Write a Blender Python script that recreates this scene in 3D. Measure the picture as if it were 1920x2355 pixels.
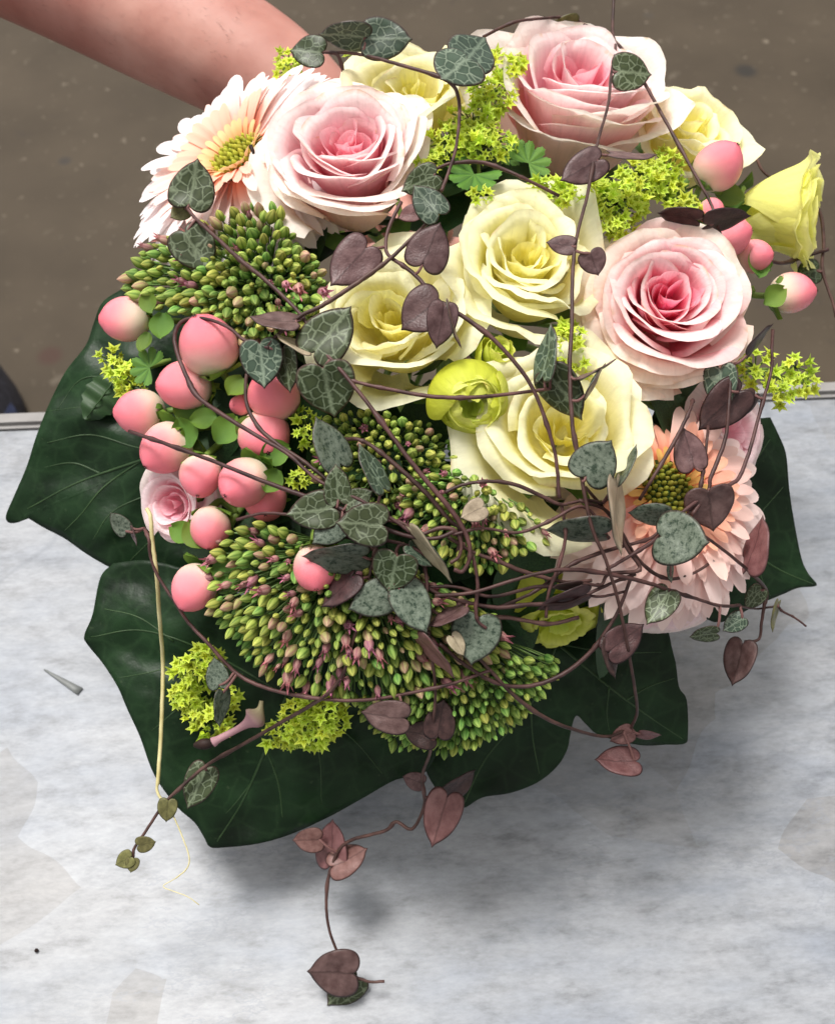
import bpy, bmesh, math, random
from math import sin, cos, pi, radians, sqrt, acos, atan2
from mathutils import Vector, Matrix, noise as mnoise

for o in list(bpy.data.objects):
    bpy.data.objects.remove(o)
scene = bpy.context.scene
COL = scene.collection

# ------------------------------------------------------------------ camera
CAM = Vector((0.0, -0.27, 1.30)); PITCH = radians(55)
FWD = Vector((0, cos(PITCH), -sin(PITCH))); RT = Vector((1, 0, 0)); UP = Vector((0, sin(PITCH), cos(PITCH)))
SW, SH = 1920.0, 2355.0
FOV = radians(50); FPX = SH / 2 / math.tan(FOV / 2)
cd = bpy.data.cameras.new('camera'); cam = bpy.data.objects.new('camera', cd); COL.objects.link(cam)
cam.matrix_world = Matrix(((RT.x, UP.x, -FWD.x, CAM.x), (RT.y, UP.y, -FWD.y, CAM.y), (RT.z, UP.z, -FWD.z, CAM.z), (0, 0, 0, 1)))
cd.sensor_fit = 'VERTICAL'; cd.sensor_height = 36; cd.lens = 18 / math.tan(FOV / 2)
cd.clip_start = 0.01; cd.clip_end = 60
cd.dof.use_dof = True; cd.dof.focus_distance = 0.445; cd.dof.aperture_fstop = cd.lens / 2.3
scene.camera = cam

# ------------------------------------------------------------------ light
SUN_EL, SUN_AZ = radians(70), radians(-42)        # azimuth measured from +Y (far side), negative = left
world = bpy.data.worlds.new('World'); scene.world = world; world.use_nodes = True
wn = world.node_tree; wn.nodes.clear()
sky = wn.nodes.new('ShaderNodeTexSky'); sky.sky_type = 'NISHITA'; sky.sun_disc = False
sky.sun_elevation = SUN_EL; sky.sun_rotation = SUN_AZ; sky.air_density = 1.0; sky.dust_density = 4.0; sky.ozone_density = 1.0
hs = wn.nodes.new('ShaderNodeHueSaturation'); hs.inputs['Saturation'].default_value = 0.0
bg = wn.nodes.new('ShaderNodeBackground'); bg.inputs['Strength'].default_value = 0.13
wo = wn.nodes.new('ShaderNodeOutputWorld')
wn.links.new(sky.outputs[0], hs.inputs['Color']); wm = wn.nodes.new('ShaderNodeMix'); wm.data_type = 'RGBA'; wm.blend_type = 'MULTIPLY'; wm.inputs[0].default_value = 1.0; wm.inputs[7].default_value = (1.0, 0.975, 0.945, 1)   # overcast white
wn.links.new(hs.outputs[0], wm.inputs[6]); wn.links.new(wm.outputs[2], bg.inputs['Color']); wn.links.new(bg.outputs[0], wo.inputs[0])
sl = bpy.data.lights.new('sun', 'SUN'); sl.energy = 2.2; sl.angle = radians(16); sl.color = (1.0, 0.965, 0.92)
so = bpy.data.objects.new('sun', sl); COL.objects.link(so)
sdir = Vector((sin(SUN_AZ) * cos(SUN_EL), cos(SUN_AZ) * cos(SUN_EL), sin(SUN_EL)))
so.rotation_euler = (-sdir).to_track_quat('-Z', 'Y').to_euler(); so.location = (0, 0, 4)
scene.view_settings.view_transform = 'Standard'; scene.view_settings.look = 'None'
scene.view_settings.exposure = 0.60; scene.view_settings.gamma = 1.0; scene.view_settings.use_curve_mapping = False
scene.cycles.use_denoising = True; scene.cycles.max_bounces = 10; scene.cycles.diffuse_bounces = 6; scene.cycles.transparent_max_bounces = 6

# ------------------------------------------------------------------ helpers
def W(u, v, z):
    "a point of the place: where it is seen in the photograph and how far it stands from the lens"
    return CAM + z * (FWD + RT * ((u - SW / 2) / FPX) + UP * ((SH / 2 - v) / FPX))
def plane_hit(u, v, zz):
    d = FWD + RT * ((u - SW / 2) / FPX) + UP * ((SH / 2 - v) / FPX)
    return CAM + d * ((zz - CAM.z) / d.z)
DC = (1030., 890.); DR = (850., 900.)
def Z(u, v):
    "distance of the rounded bouquet surface"
    r2 = ((u - DC[0]) / DR[0]) ** 2 + ((v - DC[1]) / DR[1]) ** 2
    return 0.525 - 0.085 * sqrt(max(0.0, 1 - r2)) - 0.03 * (v - 890) / 880
def axis(tx, ty):
    return (-FWD + RT * tx + UP * ty).normalized()
def domeaxis(u, v, k=0.9):
    return axis((u - DC[0]) / DR[0] * k, -(v - DC[1]) / DR[1] * k + 0.25)
def m_of(px, z): return px * z / FPX
def frame(pos, n, spin=0.0, up=None):
    n = n.normalized(); ref = up if up is not None else UP
    x = ref.cross(n)
    if x.length < 1e-4: x = RT.copy()
    x.normalize(); y = n.cross(x)
    M = Matrix(((x.x, y.x, n.x, pos.x), (x.y, y.y, n.y, pos.y), (x.z, y.z, n.z, pos.z), (0, 0, 0, 1)))
    return M @ Matrix.Rotation(spin, 4, 'Z')
def sstep(a, b, x):
    t = min(1, max(0, (x - a) / (b - a))); return t * t * (3 - 2 * t)
def lerp(a, b, t): return tuple(a[i] + (b[i] - a[i]) * t for i in range(3))
def make_mesh(name, verts, faces, mats, cols=None, uvs=None, mi=None, smooth=True):
    me = bpy.data.meshes.new(name); me.from_pydata([tuple(v) for v in verts], [], faces)
    for m in (mats if isinstance(mats, (list, tuple)) else [mats]): me.materials.append(m)
    if cols is not None:
        a = me.color_attributes.new('pigment', 'FLOAT_COLOR', 'POINT')
        flat = []
        for c in cols: flat += [c[0], c[1], c[2], 1.0]
        a.data.foreach_set('color', flat)
    if uvs is not None:
        l = me.uv_layers.new(name='UVMap')
        for lp in me.loops: l.data[lp.index].uv = uvs[lp.vertex_index]
    if mi is not None: me.polygons.foreach_set('material_index', mi)
    if smooth: me.polygons.foreach_set('use_smooth', [True] * len(me.polygons))
    me.update(); return me
def link(name, data, parent=None, M=None, stuff=False):
    o = bpy.data.objects.new(name, data); COL.objects.link(o)
    if parent is not None: o.parent = parent
    if M is not None: o.matrix_local = M
    if stuff: o['kind'] = 'stuff'
    return o
def thing(name, label, cat, M=None, group=None):
    o = bpy.data.objects.new(name, None); COL.objects.link(o); o.empty_display_size = 0.01
    if M is not None: o.matrix_world = M
    o['label'] = label; o['category'] = cat
    if group: o['group'] = group
    return o
def tag(o, label, cat, group=None):
    o['label'] = label; o['category'] = cat
    if group: o['group'] = group
    return o
def grid_faces(nu, nv, wrap=False, off=0):
    f = []
    n = nu + (0 if wrap else 1)
    for j in range(nv):
        for i in range(nu):
            a = j * n + i; b = j * n + (i + 1) % n
            f.append((off + a, off + b, off + b + n, off + a + n))
    return f
def catmull(pts, k=6):
    P = [Vector(p) for p in pts]; P = [P[0] * 2 - P[1]] + P + [P[-1] * 2 - P[-2]]; out = []
    for i in range(1, len(P) - 2):
        for s in range(k):
            t = s / k; a, b, c, d = P[i - 1], P[i], P[i + 1], P[i + 2]
            out.append(0.5 * ((2 * b) + (c - a) * t + (2 * a - 5 * b + 4 * c - d) * t * t + (3 * b - a - 3 * c + d) * t ** 3))
    out.append(P[-2]); return out
def tube(pts, rad, sides=7, off=0):
    "verts, faces of a tube; rad is a number or a function of 0..1"
    vs, fs = [], []; n = len(pts)
    t0 = (pts[1] - pts[0]).normalized(); nrm = t0.orthogonal().normalized()
    for i, p in enumerate(pts):
        t = (pts[min(i + 1, n - 1)] - pts[max(i - 1, 0)])
        t = t.normalized() if t.length > 1e-9 else t0
        nrm = (nrm - t * nrm.dot(t)); nrm = nrm.normalized() if nrm.length > 1e-6 else t.orthogonal().normalized()
        bn = t.cross(nrm); r = rad(i / (n - 1)) if callable(rad) else rad
        for s in range(sides):
            a = 2 * pi * s / sides; vs.append(p + (nrm * cos(a) + bn * sin(a)) * r)
    for j in range(n - 1):
        for s in range(sides):
            a = off + j * sides + s; b = off + j * sides + (s + 1) % sides
            fs.append((a, b, b + sides, a + sides))
    fs.append(tuple(off + s for s in reversed(range(sides)))); fs.append(tuple(off + (n - 1) * sides + s for s in range(sides)))
    return vs, fs
def inpoly(x, y, poly):
    c = False; j = len(poly) - 1
    for i in range(len(poly)):
        xi, yi = poly[i]; xj, yj = poly[j]
        if (yi > y) != (yj > y) and x < (xj - xi) * (y - yi) / (yj - yi) + xi: c = not c
        j = i
    return c
def scatter(poly, d, seed, most=300, tries=18000):
    rg = random.Random(seed); xs = [p[0] for p in poly]; ys = [p[1] for p in poly]; out = []
    for _ in range(tries):
        x = rg.uniform(min(xs), max(xs)); y = rg.uniform(min(ys), max(ys))
        if not inpoly(x, y, poly): continue
        if all((x - a) ** 2 + (y - b) ** 2 > d * d for a, b in out):
            out.append((x, y))
            if len(out) >= most: break
    return out
K = 1.106
def D(*pts): return [(x * K, y * K) for x, y in pts]

# ------------------------------------------------------------------ materials
def new_mat(name):
    m = bpy.data.materials.new(name); m.use_nodes = True; nt = m.node_tree; nt.nodes.clear(); return m, nt
def N(nt, t, **kw):
    n = nt.nodes.new(t)
    for k, v in kw.items():
        if k in n.inputs: n.inputs[k].default_value = v
        else: setattr(n, k, v)
    return n
def ramp(nt, fac, stops):
    r = N(nt, 'ShaderNodeValToRGB'); e = r.color_ramp.elements
    while len(e) < len(stops): e.new(0.5)
    for i, (p, c) in enumerate(stops):
        e[i].position = p; e[i].color = (c[0], c[1], c[2], 1) if not isinstance(c, (int, float)) else (c, c, c, 1)
    nt.links.new(fac, r.inputs[0]); return r
def mixc(nt, fac, a, b, mode='MIX'):
    m = N(nt, 'ShaderNodeMix', data_type='RGBA', blend_type=mode)
    for sock, val in ((m.inputs[0], fac), (m.inputs[6], a), (m.inputs[7], b)):
        if isinstance(val, bpy.types.NodeSocket): nt.links.new(val, sock)
        elif isinstance(val, (int, float)): sock.default_value = val
        else: sock.default_value = (val[0], val[1], val[2], 1)
    return m.outputs[2]
def finish(nt, col, rough=0.5, spec=0.4, transl=0.0, bump=None, bumpd=0.0005, tcol=None, bstr=0.5, sss=0.0):
    p = N(nt, 'ShaderNodeBsdfPrincipled'); p.inputs['Roughness'].default_value = rough; p.inputs['Specular IOR Level'].default_value = spec
    if isinstance(col, bpy.types.NodeSocket): nt.links.new(col, p.inputs['Base Color'])
    else: p.inputs['Base Color'].default_value = (*col, 1)
    if sss:
        p.inputs['Subsurface Weight'].default_value = sss; p.inputs['Subsurface Radius'].default_value = (1, 0.4, 0.3); p.inputs['Subsurface Scale'].default_value = 0.003
    bn = None
    if bump is not None:
        bn = N(nt, 'ShaderNodeBump'); bn.inputs['Distance'].default_value = bumpd; bn.inputs['Strength'].default_value = bstr
        nt.links.new(bump, bn.inputs['Height']); nt.links.new(bn.outputs[0], p.inputs['Normal'])
    out = N(nt, 'ShaderNodeOutputMaterial'); sh = p.outputs[0]
    if transl:
        t = N(nt, 'ShaderNodeBsdfTranslucent'); c = tcol if tcol is not None else col
        if isinstance(c, bpy.types.NodeSocket): nt.links.new(c, t.inputs[0])
        else: t.inputs[0].default_value = (*c, 1)
        if bn: nt.links.new(bn.outputs[0], t.inputs['Normal'])
        mx = N(nt, 'ShaderNodeMixShader'); mx.inputs[0].default_value = transl
        nt.links.new(p.outputs[0], mx.inputs[1]); nt.links.new(t.outputs[0], mx.inputs[2]); sh = mx.outputs[0]
    nt.links.new(sh, out.inputs[0])
def obj_rand(nt, col, amount=0.25, hue=0.02):
    oi = N(nt, 'ShaderNodeObjectInfo'); mr = N(nt, 'ShaderNodeMapRange'); mr.inputs[3].default_value = 1 - amount; mr.inputs[4].default_value = 1 + amount
    nt.links.new(oi.outputs['Random'], mr.inputs[0])
    m2 = N(nt, 'ShaderNodeMath', operation='MULTIPLY'); m2.inputs[1].default_value = 7.31; nt.links.new(oi.outputs['Random'], m2.inputs[0])
    fr = N(nt, 'ShaderNodeMath', operation='FRACT'); nt.links.new(m2.outputs[0], fr.inputs[0])
    mh = N(nt, 'ShaderNodeMapRange'); mh.inputs[3].default_value = 0.5 - hue; mh.inputs[4].default_value = 0.5 + hue; nt.links.new(fr.outputs[0], mh.inputs[0])
    h = N(nt, 'ShaderNodeHueSaturation'); nt.links.new(mr.outputs[0], h.inputs['Value']); nt.links.new(mh.outputs[0], h.inputs['Hue']); nt.links.new(col, h.inputs['Color'])
    return h.outputs[0]
def noise(nt, scale, detail=3, coord='Object', vec=None, rough=0.5):
    n = N(nt, 'ShaderNodeTexNoise'); n.inputs['Scale'].default_value = scale; n.inputs['Detail'].default_value = detail; n.inputs['Roughness'].default_value = rough
    if vec is None:
        tc = N(nt, 'ShaderNodeTexCoord'); vec = tc.outputs[coord]
    nt.links.new(vec, n.inputs['Vector']); return n

def pigment_mat(name, transl, rough, spec, rnd=0.0, hue=0.0, fine=0.0, bump_scale=0, bumpd=0.0003, speck=None, sss=0):
    m, nt = new_mat(name); a = N(nt, 'ShaderNodeAttribute', attribute_name='pigment'); col = a.outputs['Color']
    if fine:
        n = noise(nt, 260, 4); r = ramp(nt, n.outputs[0], [(0.3, 1 - fine), (0.7, 1 + fine)]); col = mixc(nt, 1.0, col, r.outputs[0], 'MULTIPLY')
    if speck:
        n = noise(nt, speck[0], 2); r = ramp(nt, n.outputs[0], [(speck[1], 0.0), (speck[1] + 0.03, 1.0)]); col = mixc(nt, r.outputs[0], col, speck[2])
    if rnd: col = obj_rand(nt, col, rnd, hue)
    b = None
    if bump_scale: b = noise(nt, bump_scale, 3).outputs[0]
    finish(nt, col, rough, spec, transl, b, bumpd, sss=sss)
    return m
def petal_mat():
    m, nt = new_mat('petal_soft'); a = N(nt, 'ShaderNodeAttribute', attribute_name='pigment'); tc = N(nt, 'ShaderNodeTexCoord'); oi = N(nt, 'ShaderNodeObjectInfo')
    mp = N(nt, 'ShaderNodeMapping'); mp.inputs['Scale'].default_value = (26, 2.2, 1); nt.links.new(tc.outputs['UV'], mp.inputs[0]); nt.links.new(oi.outputs['Random'], mp.inputs['Location'])
    vn = noise(nt, 1.0, 4, vec=mp.outputs[0], rough=0.6); r = ramp(nt, vn.outputs[0], [(0.3, 0.90), (0.5, 1.0), (0.7, 1.03)]); col = mixc(nt, 1.0, a.outputs['Color'], r.outputs[0], 'MULTIPLY')
    sx = N(nt, 'ShaderNodeSeparateXYZ'); nt.links.new(tc.outputs['UV'], sx.inputs[0]); rim = ramp(nt, sx.outputs[1], [(0.93, 0.0), (1.0, 1.0)])
    n2 = noise(nt, 130, 3); spot = ramp(nt, n2.outputs[0], [(0.54, 0.0), (0.70, 0.7)]); f = N(nt, 'ShaderNodeMath', operation='MULTIPLY'); nt.links.new(rim.outputs[0], f.inputs[0]); nt.links.new(spot.outputs[0], f.inputs[1])
    col = mixc(nt, f.outputs[0], col, (0.70, 0.46, 0.22))
    n3 = noise(nt, 75, 2); br = ramp(nt, n3.outputs[0], [(0.73, 0.0), (0.77, 0.7)]); col = mixc(nt, br.outputs[0], col, (0.62, 0.42, 0.2))
    col = obj_rand(nt, col, 0.03, 0.004)
    ad = N(nt, 'ShaderNodeMath', operation='MULTIPLY_ADD'); ad.inputs[1].default_value = 0.6; nt.links.new(vn.outputs[0], ad.inputs[0]); nt.links.new(noise(nt, 300, 3).outputs[0], ad.inputs[2])
    finish(nt, col, 0.5, 0.25, 0.42, ad.outputs[0], 0.0006, bstr=0.6); return m
M_PETAL = petal_mat()
M_RAY = pigment_mat('ray_petal', 0.34, 0.6, 0.2, rnd=0.06, hue=0.006)
M_BUD = pigment_mat('sedum_bud', 0.15, 0.6, 0.2, rnd=0.30, hue=0.026, fine=0.10)
M_FLORET = pigment_mat('yellow_floret', 0.3, 0.55, 0.25, rnd=0.2, hue=0.015)
M_BERRY = pigment_mat('berry_skin', 0.0, 0.2, 0.55, fine=0.07, bump_scale=140, bumpd=0.0005, speck=(70, 0.70, (0.30, 0.07, 0.05)), sss=0.25)
M_GREEN = pigment_mat('bract_green', 0.22, 0.45, 0.35, rnd=0.18, hue=0.015, fine=0.12, bump_scale=300)

def simple_mat(name, c1, c2, scale, rough=0.5, spec=0.4, transl=0.0, bumpd=0.0003, rnd=0.0):
    m, nt = new_mat(name); n = noise(nt, scale, 4); r = ramp(nt, n.outputs[0], [(0.3, c1), (0.7, c2)]); col = r.outputs[0]
    if rnd: col = obj_rand(nt, col, rnd, 0.01)
    finish(nt, col, rough, spec, transl, n.outputs[0], bumpd); return m
M_VINE = simple_mat('vine_stem', (0.026, 0.011, 0.010), (0.10, 0.048, 0.042), 130, 0.5, 0.3, rnd=0.25)
M_PETIOLE = simple_mat('petiole', (0.10, 0.04, 0.038), (0.22, 0.11, 0.10), 150, 0.5, 0.3)
M_STRAW = simple_mat('straw', (0.42, 0.36, 0.15), (0.66, 0.60, 0.33), 90, 0.55, 0.3)
M_STEM = simple_mat('green_stem', (0.10, 0.17, 0.03), (0.22, 0.32, 0.06), 90, 0.5, 0.35)
M_SEDSTEM = simple_mat('sedum_stalk', (0.06, 0.12, 0.03), (0.14, 0.22, 0.06), 90, 0.5, 0.3)
M_FILL = simple_mat('filler_leaf', (0.012, 0.035, 0.012), (0.03, 0.075, 0.022), 60, 0.5, 0.3, rnd=0.2)
M_LADY = simple_mat('lobed_leaf', (0.07, 0.17, 0.02), (0.14, 0.30, 0.03), 70, 0.5, 0.3, transl=0.2)
M_DARKTIP = simple_mat('dark_tip', (0.01, 0.006, 0.005), (0.03, 0.015, 0.012), 200, 0.6, 0.2)

# heart leaf faces: uv runs across (x) and along (y) the leaf
def leaf_mat(name, kind):
    m, nt = new_mat(name)
    tc = N(nt, 'ShaderNodeTexCoord'); uv = tc.outputs['UV']; oi = N(nt, 'ShaderNodeObjectInfo')
    add = N(nt, 'ShaderNodeVectorMath', operation='ADD'); comb = N(nt, 'ShaderNodeCombineXYZ')
    mu = N(nt, 'ShaderNodeMath', operation='MULTIPLY'); mu.inputs[1].default_value = 37.0; nt.links.new(oi.outputs['Random'], mu.inputs[0])
    nt.links.new(mu.outputs[0], comb.inputs[2]); nt.links.new(uv, add.inputs[0]); nt.links.new(comb.outputs[0], add.inputs[1]); vec = add.outputs[0]
    wn_ = noise(nt, 5, 3, vec=vec)
    wv = N(nt, 'ShaderNodeVectorMath', operation='MULTIPLY_ADD'); wv.inputs[1].default_value = (0.12, 0.12, 0); nt.links.new(wn_.outputs['Color'], wv.inputs[0]); nt.links.new(vec, wv.inputs[2])
    sx = N(nt, 'ShaderNodeSeparateXYZ'); nt.links.new(wv.outputs[0], sx.inputs[0])
    ab = N(nt, 'ShaderNodeMath', operation='ABSOLUTE'); so_ = N(nt, 'ShaderNodeMath', operation='SUBTRACT'); so_.inputs[1].default_value = 0.06
    nt.links.new(sx.outputs[0], so_.inputs[0]); nt.links.new(so_.outputs[0], ab.inputs[0])
    fine = noise(nt, 22, 4, vec=vec)
    # rim distance is kept in the pigment attribute (1 at the leaf edge)
    at = N(nt, 'ShaderNodeAttribute', attribute_name='pigment'); rim = ramp(nt, at.outputs['Fac'], [(0.90, 0.0), (1.0, 1.0)])
    if kind in ('d', 'g'):
        vo = N(nt, 'ShaderNodeTexVoronoi', feature='DISTANCE_TO_EDGE'); vo.inputs['Scale'].default_value = 4.6; nt.links.new(wv.outputs[0], vo.inputs['Vector'])
        mn = N(nt, 'ShaderNodeMath', operation='MINIMUM'); mul = N(nt, 'ShaderNodeMath', operation='MULTIPLY'); mul.inputs[1].default_value = 1.6
        nt.links.new(ab.outputs[0], mul.inputs[0]); nt.links.new(vo.outputs['Distance'], mn.inputs[0]); nt.links.new(mul.outputs[0], mn.inputs[1])
        ad = N(nt, 'ShaderNodeMath', operation='MULTIPLY_ADD'); ad.inputs[1].default_value = 0.11; nt.links.new(fine.outputs[0], ad.inputs[0]); nt.links.new(mn.outputs[0], ad.inputs[2])
        if kind == 'd': a, b, c = (0.17, 0.21, 0.13), (0.026, 0.038, 0.014), (0.042, 0.058, 0.023)
        else: a, b, c = (0.19, 0.24, 0.175), (0.030, 0.050, 0.033), (0.046, 0.073, 0.049)
        r = ramp(nt, ad.outputs[0], [(0.035, a), (0.15, b), (0.3, c)]); col = r.outputs[0]; bump = r.outputs[0]
        col = mixc(nt, rim.outputs[0], col, (0.06, 0.03, 0.03))
    elif kind == 's':
        n2 = noise(nt, 9, 4, vec=vec, rough=0.7)
        r = ramp(nt, n2.outputs[0], [(0.40, (0.022, 0.038, 0.024)), (0.46, (0.078, 0.10, 0.073)), (0.62, (0.13, 0.158, 0.12))]); col = r.outputs[0]; bump = fine.outputs[0]
        col = mixc(nt, rim.outputs[0], col, (0.05, 0.035, 0.03))
    else:
        base = {'p': ((0.065, 0.032, 0.031), (0.135, 0.08, 0.077)), 'k': ((0.03, 0.014, 0.014), (0.07, 0.035, 0.033)), 'pp': ((0.11, 0.046, 0.043), (0.185, 0.092, 0.086)),
                'tan': ((0.27, 0.22, 0.15), (0.40, 0.33, 0.23)), 'o': ((0.09, 0.085, 0.03), (0.17, 0.16, 0.06))}[kind]
        r = ramp(nt, wn_.outputs[0], [(0.3, base[0]), (0.68, base[1])]); col = r.outputs[0]
        mid = ramp(nt, ab.outputs[0], [(0.008, 0.55), (0.035, 0.0)]); col = mixc(nt, mid.outputs[0], col, tuple(x * 0.45 for x in base[0]))
        rr = ramp(nt, at.outputs['Fac'], [(0.90, 0.0), (1.0, 0.75)]); col = mixc(nt, rr.outputs[0], col, tuple(x * 0.4 for x in base[0])); bump = fine.outputs[0]
    col = obj_rand(nt, col, 0.16, 0.012)
    finish(nt, col, 0.40, 0.30, 0.0, bump, 0.0004); return m
LM = {k: leaf_mat('heart_leaf_' + nm, k) for k, nm in (('d', 'olive_veined'), ('g', 'grey_veined'), ('s', 'silver_mottled'), ('p', 'purple'), ('k', 'dark_purple'), ('pp', 'rosy'), ('tan', 'tan'), ('o', 'olive'))}

def ivy_mat():
    m, nt = new_mat('ivy_leaf'); n = noise(nt, 55, 5); n2 = noise(nt, 320, 3); n3 = noise(nt, 14, 2)
    r = ramp(nt, n.outputs[0], [(0.25, (0.0025, 0.009, 0.003)), (0.75, (0.009, 0.027, 0.009))])
    sp = ramp(nt, n2.outputs[0], [(0.68, 0.0), (0.76, 0.35)]); col = mixc(nt, sp.outputs[0], r.outputs[0], (0.04, 0.06, 0.03))
    tc = N(nt, 'ShaderNodeTexCoord'); wv = N(nt, 'ShaderNodeVectorMath', operation='MULTIPLY_ADD'); wv.inputs[1].default_value = (0.012, 0.012, 0.012); nt.links.new(n.outputs['Color'], wv.inputs[0]); nt.links.new(tc.outputs['Object'], wv.inputs[2])
    vo = N(nt, 'ShaderNodeTexVoronoi', feature='DISTANCE_TO_EDGE'); vo.inputs['Scale'].default_value = 75; nt.links.new(wv.outputs[0], vo.inputs['Vector'])
    nv = ramp(nt, vo.outputs['Distance'], [(0.0, 0.30), (0.10, 0.0)]); col = mixc(nt, nv.outputs[0], col, (0.018, 0.042, 0.016))
    big = ramp(nt, n3.outputs[0], [(0.35, 0.75), (0.65, 1.45)]); col = mixc(nt, 1.0, col, big.outputs[0], 'MULTIPLY')
    ad = N(nt, 'ShaderNodeMath', operation='MULTIPLY_ADD'); ad.inputs[1].default_value = 0.35; nt.links.new(n.outputs[0], ad.inputs[0]); nt.links.new(n3.outputs[0], ad.inputs[2])
    finish(nt, col, 0.42, 0.16, 0.0, ad.outputs[0], 0.005, bstr=0.9); return m
M_IVY = ivy_mat()
M_IVYVEIN = simple_mat('ivy_vein', (0.012, 0.032, 0.010), (0.036, 0.075, 0.024), 40, 0.45, 0.3)

def table_mat():
    m, nt = new_mat('printed_stone'); tc = N(nt, 'ShaderNodeTexCoord')
    mp = N(nt, 'ShaderNodeMapping'); mp.inputs['Scale'].default_value = (1, 2.6, 1); nt.links.new(tc.outputs['Object'], mp.inputs[0]); v = mp.outputs[0]
    wob = noise(nt, 7, 3, vec=tc.outputs['Object'])
    wv = N(nt, 'ShaderNodeVectorMath', operation='MULTIPLY_ADD'); wv.inputs[1].default_value = (0.07, 0.07, 0); nt.links.new(wob.outputs['Color'], wv.inputs[0]); nt.links.new(tc.outputs['Object'], wv.inputs[2])
    vo = N(nt, 'ShaderNodeTexVoronoi', feature='F1', distance='CHEBYCHEV'); vo.inputs['Scale'].default_value = 10; nt.links.new(wv.outputs[0], vo.inputs['Vector'])
    ve = N(nt, 'ShaderNodeTexVoronoi', feature='DISTANCE_TO_EDGE'); ve.inputs['Scale'].default_value = 13; nt.links.new(wv.outputs[0], ve.inputs['Vector'])
    cs = N(nt, 'ShaderNodeSeparateColor'); nt.links.new(vo.outputs['Color'], cs.inputs[0])
    tone = ramp(nt, cs.outputs[0], [(0.0, (0.208, 0.211, 0.219)), (0.18, (0.225, 0.231, 0.243)), (0.45, (0.243, 0.257, 0.28)), (1.0, (0.26, 0.275, 0.30))])
    s1 = noise(nt, 34, 8, vec=v, rough=0.72); st = ramp(nt, s1.outputs[0], [(0.32, 0.56), (0.42, 0.86), (0.49, 1.02), (0.60, 1.14)])
    col = mixc(nt, 0.85, tone.outputs[0], st.outputs[0], 'MULTIPLY')
    s2 = noise(nt, 8, 5, vec=v, rough=0.6); bl = ramp(nt, s2.outputs[0], [(0.34, (0.83, 0.86, 0.91)), (0.5, (1, 1, 1)), (0.64, (1.08, 1.06, 1.04))]); col = mixc(nt, 1.0, col, bl.outputs[0], 'MULTIPLY')
    s3 = noise(nt, 5, 2, vec=tc.outputs['Object']); keep = ramp(nt, s3.outputs[0], [(0.50, 0.0), (0.64, 0.6)])
    cr = ramp(nt, ve.outputs['Distance'], [(0.0, 1.0), (0.022, 0.0)]); f = N(nt, 'ShaderNodeMath', operation='MULTIPLY'); nt.links.new(cr.outputs[0], f.inputs[0]); nt.links.new(keep.outputs[0], f.inputs[1])
    col = mixc(nt, f.outputs[0], col, (0.15, 0.165, 0.19))
    w2 = noise(nt, 11, 6, vec=v, rough=0.7); sb = N(nt, 'ShaderNodeMath', operation='SUBTRACT'); sb.inputs[1].default_value = 0.5; nt.links.new(w2.outputs[0], sb.inputs[0]); av = N(nt, 'ShaderNodeMath', operation='ABSOLUTE'); nt.links.new(sb.outputs[0], av.inputs[0])
    vn = ramp(nt, av.outputs[0], [(0.0, 0.6), (0.016, 0.0)]); vk = N(nt, 'ShaderNodeMath', operation='MULTIPLY'); nt.links.new(vn.outputs[0], vk.inputs[0]); nt.links.new(ramp(nt, noise(nt, 9, 2, vec=tc.outputs['Object']).outputs[0], [(0.42, 0.0), (0.6, 1.0)]).outputs[0], vk.inputs[1])
    col = mixc(nt, vk.outputs[0], col, (0.20, 0.215, 0.245))
    fg = noise(nt, 160, 5, vec=v, rough=0.7); fr_ = ramp(nt, fg.outputs[0], [(0.3, 0.86), (0.7, 1.10)]); col = mixc(nt, 1.0, col, fr_.outputs[0], 'MULTIPLY')
    finish(nt, col, 0.42, 0.35, 0.0, s1.outputs[0], 0.0006, bstr=0.3); return m
M_TABLE = table_mat()
M_TRIM = simple_mat('grey_trim', (0.20, 0.19, 0.185), (0.26, 0.25, 0.245), 40, 0.5, 0.4)
def floor_mat():
    m, nt = new_mat('worn_floor'); tc = N(nt, 'ShaderNodeTexCoord')
    n1 = noise(nt, 5, 5); n2 = noise(nt, 22, 4); n3 = noise(nt, 55, 3)
    c = ramp(nt, n1.outputs[0], [(0.3, (0.042, 0.031, 0.0195)), (0.7, (0.061, 0.046, 0.030))]).outputs[0]
    w = ramp(nt, n2.outputs[0], [(0.64, 0.0), (0.76, 0.35)]); c = mixc(nt, w.outputs[0], c, (0.17, 0.145, 0.11))
    w = ramp(nt, n3.outputs[0], [(0.66, 0.0), (0.76, 0.6)]); c = mixc(nt, w.outputs[0], c, (0.22, 0.185, 0.14))
    d = ramp(nt, n2.outputs[0], [(0.27, 0.5), (0.36, 0.0)]); c = mixc(nt, d.outputs[0], c, (0.04, 0.03, 0.022))
    for (u, v, r, cc) in ((1714, 163, 0.022, (0.02, 0.018, 0.016)), (116, 818, 0.02, (0.05, 0.025, 0.018)), (1490, 35, 0.012, (0.05, 0.04, 0.03)), (150, 370, 0.012, (0.035, 0.03, 0.026))):
        p = plane_hit(u, v, 0.0); dist = N(nt, 'ShaderNodeVectorMath', operation='DISTANCE'); dist.inputs[1].default_value = (p.x, p.y, 0)
        nt.links.new(tc.outputs['Object'], dist.inputs[0]); mm = ramp(nt, dist.outputs['Value'], [(r * 0.6, 0.85), (r * 1.25, 0.0)]); c = mixc(nt, mm.outputs[0], c, cc)
    finish(nt, c, 0.75, 0.25, 0.0, n2.outputs[0], 0.002, bstr=0.4); return m
M_FLOOR = floor_mat()
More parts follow.
